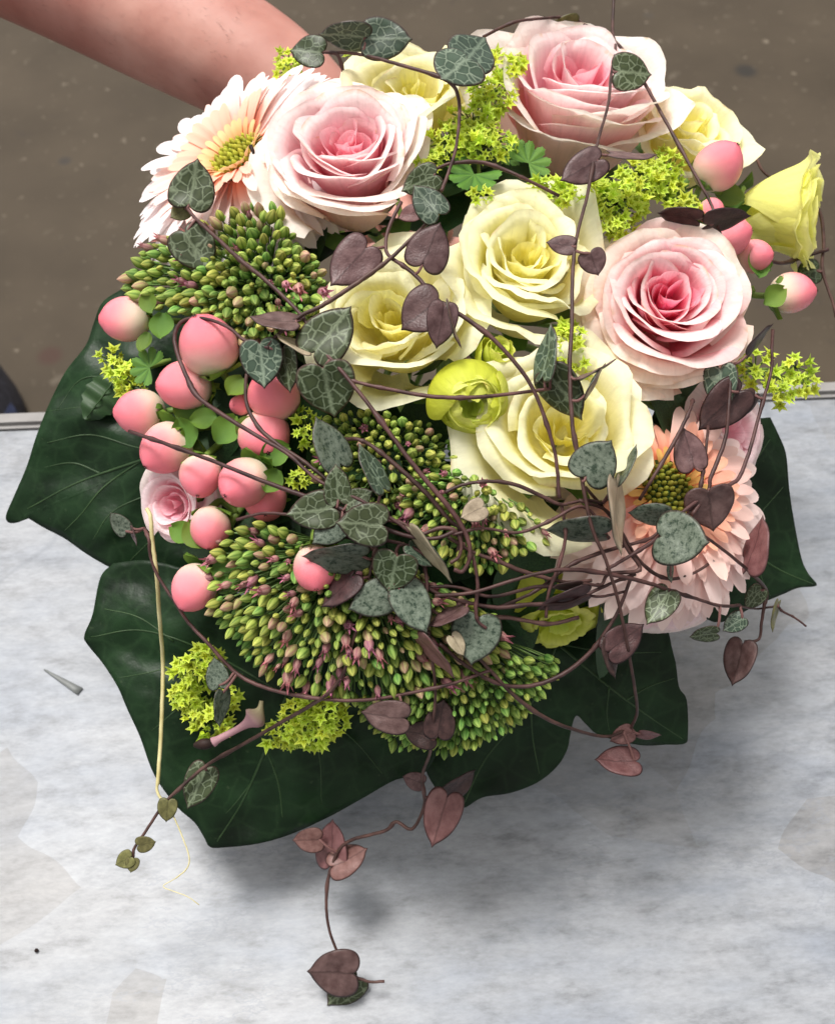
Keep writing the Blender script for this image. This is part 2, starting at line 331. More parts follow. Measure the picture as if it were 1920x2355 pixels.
def skin_mat():
    m, nt = new_mat('skin'); n = noise(nt, 26, 4); n2 = noise(nt, 160, 3); n3 = noise(nt, 7, 2)
    c = ramp(nt, n.outputs[0], [(0.28, (0.36, 0.150, 0.118)), (0.52, (0.45, 0.225, 0.182)), (0.76, (0.52, 0.29, 0.24))]).outputs[0]
    r = ramp(nt, n3.outputs[0], [(0.35, (0.84, 0.70, 0.70)), (0.65, (1.08, 1.08, 1.08))]); c = mixc(nt, 1.0, c, r.outputs[0], 'MULTIPLY')
    d = ramp(nt, n2.outputs[0], [(0.62, 0.0), (0.74, 0.22)]); c = mixc(nt, d.outputs[0], c, (0.28, 0.11, 0.09))
    finish(nt, c, 0.5, 0.35, 0.0, n2.outputs[0], 0.0006, bstr=0.35, sss=0.2); return m
M_SKIN = skin_mat()
M_HAIR = simple_mat('arm_hair', (0.10, 0.055, 0.035), (0.16, 0.09, 0.06), 60, 0.5, 0.3)
M_DENIM = simple_mat('navy_denim', (0.018, 0.022, 0.05), (0.05, 0.06, 0.11), 300, 0.9, 0.1)
M_SHOE = simple_mat('dark_shoe', (0.012, 0.012, 0.016), (0.03, 0.03, 0.04), 100, 0.6, 0.3)

# ------------------------------------------------------------------ setting: floor and table
def plane(name, x0, y0, x1, y1, z, mat):
    return make_mesh(name, [(x0, y0, z), (x1, y0, z), (x1, y1, z), (x0, y1, z)], [(0, 1, 2, 3)], mat, smooth=False)
fl = link('floor', plane('floor', -12, -8, 12, 16, 0, M_FLOOR)); fl['kind'] = 'structure'
TZ = 0.74
def build_table():
    a = plane_hit(0, 952, TZ); b = plane_hit(1700, 887, TZ); d = (b - a); d.z = 0; d.normalize(); n = Vector((d.y, -d.x, 0))   # n points to the near side
    mid = (a + b) / 2
    M = Matrix(((d.x, -n.x, 0, mid.x), (d.y, -n.y, 0, mid.y), (0, 0, 1, 0), (0, 0, 0, 1)))
    t = thing('table', 'table with grey marbled stone top under the bouquet', 'table', M)
    def box(name, x0, x1, y0, y1, z0, z1, mat, bev=0.002):
        bm = bmesh.new(); bmesh.ops.create_cube(bm, size=1)
        for v in bm.verts: v.co = ((x0 + x1) / 2 + v.co.x * (x1 - x0), (y0 + y1) / 2 + v.co.y * (y1 - y0), (z0 + z1) / 2 + v.co.z * (z1 - z0))
        if bev: bmesh.ops.bevel(bm, geom=bm.edges[:], offset=bev, segments=2, affect='EDGES')
        me = bpy.data.meshes.new(name); bm.to_mesh(me); bm.free(); me.materials.append(mat); link(name, me, t); return me
    # local +y is the far side; the far edge sits at y = 0
    box('tabletop', -0.9, 0.9, -1.0, -0.0135, TZ - 0.03, TZ, M_TABLE)
    box('edge_trim', -0.9, 0.9, -0.013, 0.0, TZ - 0.035, TZ + 0.003, M_TRIM, 0.003)
    for sx in (-0.85, 0.85):
        for sy in (-0.95, -0.06): box('leg', sx - 0.025, sx + 0.025, sy - 0.025, sy + 0.025, 0, TZ - 0.031, M_TRIM)
build_table()

# ------------------------------------------------------------------ person: forearm, hand, trouser leg, shoe
GRIP = W(985, 690, 0.645)
def build_person():
    t = thing('person', 'bare forearm of a person in navy trousers gripping the stems', 'person', Matrix.Translation(Vector((-0.55, 0.9, 0))))
    inv = t.matrix_world.inverted()
    pts, rad, ed = [], [], []
    def add(p, r, prev):
        pts.append(inv @ p); rad.append(r); i = len(pts) - 1
        if prev is not None: ed.append((prev, i))
        return i
    SHO, ELB = Vector((-0.86, 0.95, 1.36)), W(-1150, -620, 0.80)
    i = add(SHO, (0.062, 0.06), None); i = add(SHO.lerp(ELB, .5), (0.056, 0.055), i); i = add(ELB, (0.05, 0.048), i)
    for (u, v, z, r) in ((-800, -470, 0.77, .052), (-400, -310, 0.735, .0515), (-100, -187, 0.705, .0495), (150, -75, 0.69, .0465), (380, 45, 0.675, .0435), (580, 148, 0.668, .0395), (690, 225, 0.664, .034), (770, 310, 0.66, .031)):
        i = add(W(u, v, z), (r, r * 0.96), i)
    i = add(W(850, 420, 0.66), (.034, .024), i); wrist = i
    palm = add(W(905, 560, 0.665), (.038, .020), i); knuck = add(W(925, 650, 0.668), (.036, .017), palm)
    # fingers wrap the stems
    for k in range(4):
        f = -1.5 + k; base = W(930, 600, 0.668) + Vector((0, 0, 0)) + (UP * (-0.017 * f))
        a = add(base, (.0095, .0095), palm if k < 2 else knuck)
        L = (1.0, 1.1, 1.05, 0.85)[k]
        j = add(GRIP + RT * 0.002 - UP * (0.017 * f) + FWD * 0.030, (.0092, .0092), a)
        j = add(GRIP + RT * 0.027 * L - UP * (0.017 * f) + FWD * 0.012, (.0086, .0086), j)
        j = add(GRIP + RT * 0.022 * L - UP * (0.017 * f) - FWD * 0.014, (.0080, .0080), j)
        add(GRIP + RT * 0.004 - UP * (0.017 * f) - FWD * 0.021, (.0070, .0070), j)
    j = add(W(900, 470, 0.65), (.013, .013), wrist); j = add(GRIP + UP * 0.036 - FWD * 0.016 - RT * 0.012, (.0105, .0105), j)
    add(GRIP + UP * 0.034 - FWD * 0.026 + RT * 0.014, (.0085, .0085), j)
    me = bpy.data.meshes.new('arm'); me.from_pydata([tuple(p) for p in pts], ed, []); o = link('arm', me, t)
    me.materials.append(M_SKIN)
    sk = o.modifiers.new('skin', 'SKIN'); sk.use_smooth_shade = True; sk.branch_smoothing = 0.3
    for k, v in enumerate(me.skin_vertices[0].data): v.radius = rad[k]; v.use_root = (k == 0)
    ss = o.modifiers.new('sub', 'SUBSURF'); ss.levels = 3; ss.render_levels = 3
    ax_ = (ELB - SHO).normalized(); n1_ = ax_.orthogonal().normalized(); n2_ = ax_.cross(n1_); sv_ = []
    for (q_, r_) in ((-.12, .02), (-.10, .06), (-.02, .074), (.2, .074), (.4, .072), (.5, .076), (.51, .070)):
        sv_ += [inv @ (SHO.lerp(ELB, q_) + (n1_ * cos(a_) + n2_ * sin(a_)) * (r_ * (1 + .05 * sin(3 * a_ + q_ * 9)))) for a_ in [2 * pi * k_ / 18 for k_ in range(18)]]
    link('sleeve', make_mesh('sleeve', sv_, grid_faces(18, 6, True), M_DENIM), t)
    # short fine hairs on the forearm, one tuft mesh
    rg = random.Random(5); vs, fs = [], []
    for _ in range(800):
        s = rg.random(); c = inv @ W(-60 + 640 * s, -165 + 320 * s, 0.70 - 0.03 * s); R = .0485 - .010 * s
        ang = rg.uniform(-1.3, 1.3); ax = (W(580, 148, 0.668) - W(-100, -187, 0.705)).normalized()
        n0 = (-FWD - ax * (-FWD).dot(ax)).normalized(); n1 = ax.cross(n0); nn = n0 * cos(ang) + n1 * sin(ang)
        p = c + nn * (R * 0.955); q = p + nn * 0.003 + ax * rg.uniform(.003, .007) + n1 * rg.uniform(-.003, .003); w_ = ax.cross(nn) * 0.0001
        k = len(vs); vs += [p - w_, p + w_, q]; fs.append((k, k + 1, k + 2))
    link('arm_hair', make_mesh('arm_hair', vs, fs, M_HAIR), t, stuff=True)
    # trouser leg and shoe standing on the floor beyond the table
    f0 = plane_hit(0, 990, 0.0); f0.z = 0
    def loft(name, rings, mat):
        vs = []
        for (c, rx, ry) in rings:
            for s in range(20):
                a = 2 * pi * s / 20; p = Vector((c[0] + rx * cos(a), c[1] + ry * sin(a), c[2])); p += Vector((1, 1, 0)) * 0.004 * sin(3 * a + c[2] * 40); vs.append(inv @ p)
        fs = grid_faces(20, len(rings) - 1, True); fs.append(tuple(range(19, -1, -1))); fs.append(tuple((len(rings) - 1) * 20 + k for k in range(20)))
        link(name, make_mesh(name, vs, fs, mat), t)
    x, y = f0.x, f0.y
    loft('trouser_leg', [((x - .035, y - .02, .03), .075, .07), ((x - .04, y - .02, .05), .08, .075), ((x - .055, y - .02, .07), .068, .065), ((x - .085, y - .01, .09), .075, .068), ((x - .17, y, .16), .075, .07), ((x - .32, y + .02, .4), .08, .08), ((x - .40, y + .03, .72), .095, .1), ((x - .42, y + .03, .9), .10, .11)], M_DENIM)
    loft('shoe', [((x - .02, y - .05, .001), .06, .15), ((x - .02, y - .05, .02), .063, .155), ((x - .02, y - .045, .05), .055, .145), ((x - .025, y - .02, .075), .045, .11), ((x - .03, y + .02, .095), .035, .06)], M_SHOE)
build_person()

# ------------------------------------------------------------------ roses
PINK = dict(core=(0.93, 0.20, 0.35), mid=(0.96, 0.38, 0.47), rim=(0.97, 0.82, 0.80), outer=(0.96, 0.63, 0.52), outrim=(0.97, 0.87, 0.77))  # petal pigment; mid deepened to carry the pink light bounced between petals
PALE = dict(core=(0.94, 0.36, 0.46), mid=(0.96, 0.53, 0.60), rim=(0.98, 0.87, 0.85), outer=(0.97, 0.76, 0.66), outrim=(0.98, 0.92, 0.85))
CREAM = dict(core=(0.92, 0.86, 0.24), mid=(0.96, 0.91, 0.43), rim=(0.98, 0.955, 0.68), outer=(0.97, 0.915, 0.50), outrim=(0.98, 0.955, 0.71))
YELLOW = dict(core=(0.86, 0.85, 0.12), mid=(0.95, 0.94, 0.28), rim=(0.97, 0.96, 0.40), outer=(0.96, 0.95, 0.36), outrim=(0.97, 0.96, 0.40))
LIME = dict(core=(0.62, 0.72, 0.12), mid=(0.72, 0.78, 0.10), rim=(0.84, 0.87, 0.22), outer=(0.66, 0.70, 0.06), outrim=(0.72, 0.76, 0.10))
BLUSH = dict(core=(0.94, 0.46, 0.55), mid=(0.96, 0.64, 0.70), rim=(0.97, 0.82, 0.84), outer=(0.95, 0.66, 0.68), outrim=(0.96, 0.84, 0.80))
ROSEPX = []
HEADS = []     # where each stem starts: point behind the head
def petal(Rt, Zt, Zb, Wd, flare, roll, ruf, seed, rb, cA, cB, spiral=0.05, edge=0.30, ns=22, nh=14, ruffreq=1.0, point=0.0, flat=0.22, g0=0.5, lip=0.0, ball=0.0):
    vs, cols, uvs = [], [], []; rg = random.Random(seed); ph = [rg.uniform(0, 6.28) for _ in range(6)]; tilt = rg.uniform(-.10, .10); notch = rg.uniform(-.6, .6); nd = rg.choice((0.0, 0.03, 0.07))
    for j in range(nh + 1):
        h = 1 - (1 - j / nh) ** 1.35
        for i in range(ns + 1):
            s = -1 + 2 * i / ns
            top = 1 - edge * abs(s) ** 2.4 + tilt * s + point * max(0, 1 - abs(s) * 2.5) - nd * math.exp(-((s - notch) / 0.12) ** 2)
            hh = h * top
            ang = Wd * s * (0.30 + 0.70 * sin(min(1, hh / 0.72) * pi / 2))
            rr = rb + (Rt - rb) * sin(min(1, hh * 1.04) * pi / 2) ** 0.66
            rr *= 1 + flat * (1 / cos(min(1.05, abs(ang))) - 1) * hh * (1 - ball)
            if ball: rr = rr * (1 - ball) + ball * (rb + Rt * sin(pi * min(1, .06 + hh * .86)) ** .75)
            if lip:
                l_ = sstep(.86, 1.0, h); rr += lip * l_ * (1 + .5 * sin(s * 4 + ph[2])); 
            c = sstep(0.58, 1.02, hh)
            rr += flare * c * c
            z = Zb + (Zt - Zb) * hh - flare * 0.85 * c ** 3 - (lip * 0.9 * sstep(.90, 1.0, h) ** 2 if lip else 0)
            rr += roll * abs(s) ** 3 * hh ** 2
            rr *= 1 + spiral * s
            f = ruffreq; n1 = sin(s * 3.2 * f + ph[0]) * .8 + sin(s * 7.3 * f + ph[1]) * .35 + sin(s * 15 * f + ph[4]) * .16; n2 = sin(s * 3.9 * f + ph[2]) * .8 + sin(s * 8.7 * f + ph[3]) * .35 + sin(s * 17 * f + ph[5]) * .16
            e = hh ** 3
            rr += ruf * n1 * e; z += ruf * 0.9 * n2 * e + ruf * 0.9 * sin(s * 2.2 + ph[5] + hh * 3) * hh
            vs.append((rr * cos(ang), rr * sin(ang), z)); uvs.append((s * .5 + .5, h))
            g = sstep(g0, 1.0, hh + .04 * sin(s * 9 + ph[1])); cols.append(lerp(cA, cB, g))
    return vs, grid_faces(ns, nh), cols, uvs
def rose(name, label, cat, u, v, Rpx, tilt, Np, pal, seed, H=0.95, zoff=0.0, open_=0.0, ruf=0.034, spin=0.0, flare=1.0, mat=None, wide=1.0, cupdepth=0.25, group=None, drop=0.38, ruffreq=1.0, point=0.04, rpow=0.85, dropfrom=0.68, wild=1.0, flat=0.12, lip=0.055, ball=0.0, edge=0.24):
    rg = random.Random(seed); z = Z(u, v) + zoff; R = m_of(Rpx, z); n = axis(*tilt); Hh = R * H
    pos = W(u, v, z) - n * (Hh - R * .18); t = thing(name, label, cat, frame(pos, n, spin), group)
    ROSEPX.append((u, v, Rpx)); ell = rg.uniform(.03, .12) * wild; ella = rg.random() * 6
    for i in range(Np):
        q = (i + 0.5) / Np; th = i * 2.39996 + rg.gauss(0, .28) * wild
        Rt = R * (0.05 + open_ * 0.12 + (0.80 - open_ * 0.12) * q ** rpow) * (1 + rg.uniform(-.07, .07) * wild) * (1 + ell * cos(2 * th + ella))
        Zt = Hh - R * cupdepth * (1 - sin(pi / 2 * min(1, q * 1.5)))
        if q > dropfrom: Zt -= R * 1.3 * drop * (q - dropfrom) / (1 - dropfrom)
        fl_ = R * (0.02 + 0.07 * q + 0.26 * flare * max(0, (q - 0.40) / 0.60) ** 1.3) * rg.uniform(.7, 1.25)
        Wd = radians((98 - 40 * q) * wide) * rg.uniform(.85, 1.12)
        Zb = max(0, Hh - R * 1.0) * (1 - q) + R * .3 * (1 - q)
        cin = lerp(pal['core'], pal['mid'], sstep(0.0, 0.55, q)); crim = lerp(lerp(pal['core'], pal['rim'], 0.35), pal['rim'], sstep(0.0, 0.4, q))
        k = sstep(0.62, 0.9, q); cA = lerp(cin, pal['outer'], k); cB = lerp(crim, pal['outrim'], k)
        vs, fs, cols, uvs = petal(Rt, Zt + R * rg.gauss(0, .04) * wild, Zb, Wd, fl_, R * (0.01 + 0.12 * max(0, q - 0.4)) * flare, R * ruf * (0.3 + q), seed * 100 + i, R * 0.03, cA, cB, spiral=0.05 + 0.05 * rg.random(), ruffreq=ruffreq, point=point * q, flat=flat, edge=edge, lip=R * lip * sstep(.12, .5, q), ball=ball * sstep(.35, .5, q))
        M = Matrix.Rotation(th, 4, 'Z') @ Matrix.Rotation(rg.gauss(0, .05) * wild, 4, 'Y') @ Matrix.Rotation(rg.gauss(0, .04) * wild, 4, 'X')
        link('petal', make_mesh('petal', vs, fs, mat or M_PETAL, cols, uvs), t, M)
    # green sepals below the flower
    vs, fs, cols, _u = petal(R * 0.55, Hh * 0.45, 0, 0.42, R * 0.25, 0, R * 0.01, seed, R * 0.05, (0.06, 0.13, 0.03), (0.10, 0.2, 0.04), edge=0.5, ns=6, nh=6)
    me = make_mesh('sepal', vs, fs, M_GREEN, cols)
    for k in range(5): link('sepal', me, t, Matrix.Translation((0, 0, -R * .08)) @ Matrix.Rotation(k * 2 * pi / 5, 4, 'Z'))
    HEADS.append((pos + n * Hh * 0.05, R * 0.09)); return t
rose('pink_rose', 'full pale pink rose tilted beside the white daisy and yellow rose', 'rose', 800, 310, 204, (-0.08, 0.48), 36, PALE, 3, H=1.75, spin=0.6, zoff=-0.012, flare=0.5, drop=0.20, wild=1.1, cupdepth=0.2)
rose('pink_rose', 'half open pink rose seen from its side, behind the yellow green florets', 'rose', 1342, 150, 204, (0.14, 0.68), 30, PALE, 8, H=2.0, spin=2.0, zoff=-0.008, drop=0.12, cupdepth=0.26, flare=0.35, wild=1.1)
rose('pink_rose', 'wide open deep pink rose facing out next to two berries and the yellow trumpet', 'rose', 1548, 672, 206, (0.06, 0.22), 42, PINK, 5, H=1.5, spin=0.2, zoff=-0.008, flare=0.62, drop=0.25, wild=1.0, cupdepth=0.22)
rose('pink_rose', 'small pale pink rosebud below the berry cluster on the big ivy leaf', 'rose', 388, 1163, 105, (-0.45, -0.1), 13, BLUSH, 12, H=1.25, zoff=0.006, spin=1.2, open_=0.2, flare=0.3, wide=1.25)
rose('pink_rose', 'pale pink rose mostly hidden behind the peach daisy at the right rim', 'rose', 1690, 985, 125, (0.75, 0.1), 14, BLUSH, 22, H=0.9, zoff=0.022, spin=0.4, open_=0.4)
rose('pink_rose', 'dusky pink rose peeping out under the peach daisy', 'rose', 1560, 1362, 150, (0.25, -0.75), 14, BLUSH, 25, H=0.8, zoff=0.026, spin=0.9, open_=0.4)
cr = dict(open_=0.04, ruf=0.085, cupdepth=0.24, point=0.04, wild=1.5, ruffreq=1.25, wide=1.30, rpow=0.85, drop=0.16, flare=0.45, flat=0.06, lip=0.07, edge=0.20)
rose('cream_rose', 'cream yellow rose in the middle, between the pink roses', 'rose', 1212, 572, 192, (0.08, 0.48), 19, CREAM, 31, H=1.6, spin=0.9, **cr)
rose('cream_rose', 'open cream rose with loose folded petals next to the lime green bud', 'rose', 898, 715, 190, (-0.16, 0.46), 16, CREAM, 34, H=1.6, spin=2.6, **cr)
rose('cream_rose', 'large pale cream rose with broad petals below the lime green bud', 'rose', 1296, 968, 218, (0.04, 0.40), 15, CREAM, 37, H=1.1, spin=4.0, zoff=-0.004, **cr)
rose('cream_rose', 'pale yellow rose behind the pink rose and the big round heart leaves', 'rose', 958, 185, 170, (0.0, 0.65), 15, CREAM, 41, H=1.8, spin=0.3, zoff=0.002, **cr)
rose('cream_rose', 'pale yellow rose behind a single pink berry at the rim', 'rose', 1605, 278, 142, (0.30, 0.62), 13, CREAM, 44, H=1.7, spin=1.0, zoff=0.008, **cr)
rose('lisianthus', 'bright yellow trumpet flower pointing outward over the floor', 'flower', 1862, 486, 136, (2.1, -0.18), 8, YELLOW, 52, H=1.65, spin=0.3, zoff=-0.002, open_=1.0, ruf=0.07, flare=0.45, cupdepth=0.05, drop=0.02, ruffreq=3.0, edge=0.06, wide=1.5, flat=0.0, point=0.0, rpow=0.5, wild=0.8)
rose('lisianthus', 'yellow green ruffled flower under the peach daisy above the ivy', 'flower', 1290, 1440, 105, (0.25, -1.0), 9, LIME, 55, H=0.8, spin=1.7, zoff=0.026, open_=0.8, ruf=0.06, flare=1.2, ruffreq=2.6)
rose('rosebud', 'round lime green rosebud beside the large cream rose', 'rosebud', 1090, 930, 104, (0.12, -0.38), 15, LIME, 61, H=1.55, spin=0.5, ruf=0.05, flare=0.0, cupdepth=0.05, drop=0.0, wide=1.35, rpow=0.42, zoff=-0.004, ruffreq=1.5, ball=1.0, lip=0.0)
rose('rosebud', 'small tight lime green bud tucked under the central cream rose', 'rosebud', 1152, 800, 60, (0.45, 0.5), 11, LIME, 63, H=1.7, spin=0.1, ruf=0.06, flare=0.15, cupdepth=0.15, drop=0.3, zoff=0.004, ruffreq=1.6, ball=0.5)

# ------------------------------------------------------------------ double daisies
def ray_mesh(L, w, c0, c1, arch, seed, curl=0.0):
    vs, cols = [], []; nl, nw = 10, 4
    for j in range(nl + 1):
        a = j / nl
        a = 1 - (1 - a) ** 1.5
        ww = w * (0.42 + 0.58 * sin(min(1, a / 0.6) * pi / 2)) * sqrt(max(0.02, 1 - max(0, (a - .72) / .285) ** 2.6))
        for i in range(nw + 1):
            s = -1 + 2 * i / nw
            vs.append((L * a * (1 - 0.02 * abs(s)) , ww * s * 0.5, L * (arch * sin(a * pi * 0.9) - 0.06 * a * a + curl * a * a) + w * (0.16 * s * s - 0.05 * cos(s * 6)) * (1 - 0.5 * a)))
            cols.append(lerp(c0, c1, sstep(0.05, 0.75, a)))
    return make_mesh('petal', vs, grid_faces(nw, nl), M_RAY, cols)
def bump_mesh(name, r, h, c0, c1, mat, seg=7, rings=4):
    vs, cols = [], []
    for j in range(rings + 1):
        a = j / rings
        for s in range(seg):
            q = 2 * pi * s / seg; rr = r * sin(pi * (0.06 + 0.9 * a)) ; vs.append((rr * cos(q), rr * sin(q), h * (a - 0.3))); cols.append(lerp(c0, c1, a))
    fs = grid_faces(seg, rings, True); fs.append(tuple(rings * seg + k for k in range(seg)))
    return make_mesh(name, vs, fs, mat, cols)
def pix(p):
    d = p - CAM; f = d.dot(FWD); return SW / 2 + d.dot(RT) / f * FPX, SH / 2 - d.dot(UP) / f * FPX
def daisy(label, u, v, Rpx, tilt, zoff, seed, pal, spin=0.0, droop=0.0, press=(), fine=1.0, disc=((0.28, 0.28, 0.02), (0.55, 0.55, 0.06))):
    rg = random.Random(seed); z = Z(u, v) + zoff; R = m_of(Rpx, z); n = axis(*tilt); pos = W(u, v, z)
    t = thing('double_daisy', label, 'daisy', frame(pos, n, spin))
    rings = [(int(44 * fine), 1.00, -9 + droop, .165 / fine, 0), (int(44 * fine), 0.97, -1 + droop, .165 / fine, 0), (int(42 * fine), 0.87, 6 + droop * .8, .155 / fine, 0), (int(38 * fine), 0.68, 14 + droop * .5, .125 / fine, 1), (34, 0.46, 24, .090, 2), (26, 0.20, 42, .050, 3)]
    for ri, (cnt, L, el, w, ck) in enumerate(rings):
        ms = [ray_mesh(R * L * (0.80 + .0), R * w * k, pal[ck][0], pal[ck][1], 0.05 + 0.02 * k, seed, c) for k, c in ((1.0, 0.0), (1.12, 0.05), (0.9, -0.03))]
        for i in range(cnt):
            a = 2 * pi * (i + 0.5 * (ri % 2) + rg.uniform(-.18, .18)) / cnt; e = radians(el + rg.uniform(-5, 5))
            sc = rg.uniform(.93, 1.06); tu, tv = pix(t.matrix_world @ Vector((R * L * cos(a), R * L * sin(a), 0)))
            if any((tu - pu) ** 2 + (tv - pv) ** 2 < pr * pr for pu, pv, pr in press): e -= radians(34)   # pressed down by the neighbouring bloom
            M = Matrix.Rotation(a, 4, 'Z') @ Matrix.Translation((R * 0.19 * (1 - 0.10 * ri * 0.3), 0, R * 0.010 * ri)) @ Matrix.Rotation(-e, 4, 'Y') @ Matrix.Rotation(rg.uniform(-.25, .25), 4, 'X') @ Matrix.Scale(sc, 4)
            link('petal', ms[rg.randrange(3)], t, M)
    fm = bump_mesh('disc_floret', R * 0.021, R * 0.07, disc[0], disc[1], M_FLORET)
    for i in range(62):
        rr = R * 0.20 * sqrt((i + .5) / 62); a = i * 2.39996
        link('disc_floret', fm, t, Matrix.Translation((rr * cos(a), rr * sin(a), R * (0.075 - 0.6 * (rr / R) ** 2))) @ Matrix.Scale(rg.uniform(.8, 1.2), 4))
    vs, fs = [], []
    for j in range(6):
        for s in range(18):
            a = 2 * pi * s / 18; q = j / 5; vs.append((R * 0.24 * cos(a) * (1 - q * q * .75), R * 0.24 * sin(a) * (1 - q * q * .75), R * (0.05 - 0.2 * q)))
    fs = grid_faces(18, 5, True); fs.append(tuple(range(18)))
    link('calyx', make_mesh('calyx', vs, fs, M_SEDSTEM), t)
    HEADS.append((pos - n * R * 0.12, R * 0.06)); return t, n, R
WH = [((0.93, 0.72, 0.68), (0.95, 0.87, 0.87)), ((0.88, 0.38, 0.24), (0.95, 0.74, 0.68)), ((0.90, 0.36, 0.22), (0.94, 0.60, 0.46)), ((0.88, 0.50, 0.20), (0.92, 0.68, 0.36))]
PE = [((0.92, 0.52, 0.46), (0.95, 0.77, 0.73)), ((0.90, 0.40, 0.30), (0.94, 0.68, 0.61)), ((0.82, 0.22, 0.10), (0.92, 0.50, 0.36)), ((0.70, 0.30, 0.06), (0.84, 0.56, 0.18))]
dz, dn, dR = daisy('white double daisy with yellow centre and salmon inner petals, beside the bare arm', 552, 372, 318, (-0.66, 0.72), 0.020, 3, WH, droop=0, press=[(815, 380, 205), (600, 580, 110)], fine=1.35)
daisy('peach double daisy with olive centre, under the wide open pink rose', 1525, 1135, 325, (0.36, 0.30), 0.012, 9, PE, spin=0.4, droop=-14, press=[(1280, 1000, 260), (1548, 690, 250)], fine=1.12, disc=((0.12, 0.13, 0.015), (0.32, 0.31, 0.04)))
# dark sliver lying on the white daisy's disc
p = W(577, 334, Z(577, 334) - 0.004); q = W(586, 360, Z(577, 334) - 0.004); vs, fs = tube([p, p.lerp(q, .5), q], 0.0009, 6)
c0 = p.copy(); tag(link('plant_sliver', make_mesh('plant_sliver', [x - c0 for x in vs], fs, M_DARKTIP), None, Matrix.Translation(c0)), 'tiny black sliver stuck in the yellow centre of white daisy', 'sliver')

# ------------------------------------------------------------------ sedum
def bud_mesh(name, pal, openb=False, ln=1.0):
    vs, cols = [], []; seg, rings = 20, 9
    for jj in range(rings + 1):
        a = jj / rings; r = (0.30 + 0.70 * sin(min(1, a / 0.45) * pi / 2)) * (1 - max(0, (a - .36) / .64) ** 2.3) + 0.015
        for s in range(seg):
            q = 2 * pi * s / seg; rib = cos(5 * q); rr = 0.275 * r * (1 + 0.035 * rib); vs.append((rr * cos(q), rr * sin(q), a * ln))
            c = lerp(pal[0], pal[1], sstep(0.0, 0.5, a)); c = lerp(c, pal[2], sstep(0.55, 1.0, a))
            if rib < -.5: c = lerp(c, pal[3], 0.8 * sstep(0.10, 0.4, a))
            else: c = lerp(c, pal[2], 0.35)
            cols.append(c)
    fs = grid_faces(seg, rings, True)
    if openb:
        for s in range(5):
            q = 2 * pi * (s + .5) / 5; k = len(vs); d = Vector((cos(q), sin(q), 0)); e = Vector((-sin(q), cos(q), 0))
            for (x, zz, w) in ((0.13, 0.62, 0.08), (0.20, 0.95, 0.07), (0.36, 1.22, 0.01)):
                vs += [d * x + e * w + Vector((0, 0, zz)), d * x - e * w + Vector((0, 0, zz))]; cols += [lerp(pal[1], (0.45, 0.12, 0.20), (zz - .5) * 1.4)] * 2
            fs += [(k, k + 1, k + 3, k + 2), (k + 2, k + 3, k + 5, k + 4)]
        for s in range(6):
            q = 2 * pi * s / 6; k = len(vs); b = Vector((cos(q) * .06, sin(q) * .06, .7)); tt = Vector((cos(q) * .14, sin(q) * .14, 1.12)); e = Vector((-sin(q), cos(q), 0)) * .02
            vs += [b - e, b + e, tt]; cols += [(0.42, 0.06, 0.14)] * 3; fs.append((k, k + 1, k + 2))
    return make_mesh(name, [Vector(v) for v in vs], fs, M_BUD, cols)
G1 = ((0.06, 0.13, 0.025), (0.22, 0.31, 0.045), (0.47, 0.50, 0.12), (0.10, 0.16, 0.025))
G2 = ((0.045, 0.12, 0.03), (0.13, 0.28, 0.05), (0.33, 0.46, 0.11), (0.07, 0.16, 0.03))
G3 = ((0.17, 0.18, 0.05), (0.32, 0.32, 0.09), (0.46, 0.32, 0.21), (0.34, 0.14, 0.14))
G4 = ((0.20, 0.15, 0.08), (0.38, 0.23, 0.17), (0.46, 0.20, 0.23), (0.30, 0.08, 0.13))
BUDS = [bud_mesh('bud', G1), bud_mesh('bud', G1, ln=0.9), bud_mesh('bud', G2), bud_mesh('bud', G3), bud_mesh('bud', G4, True)]
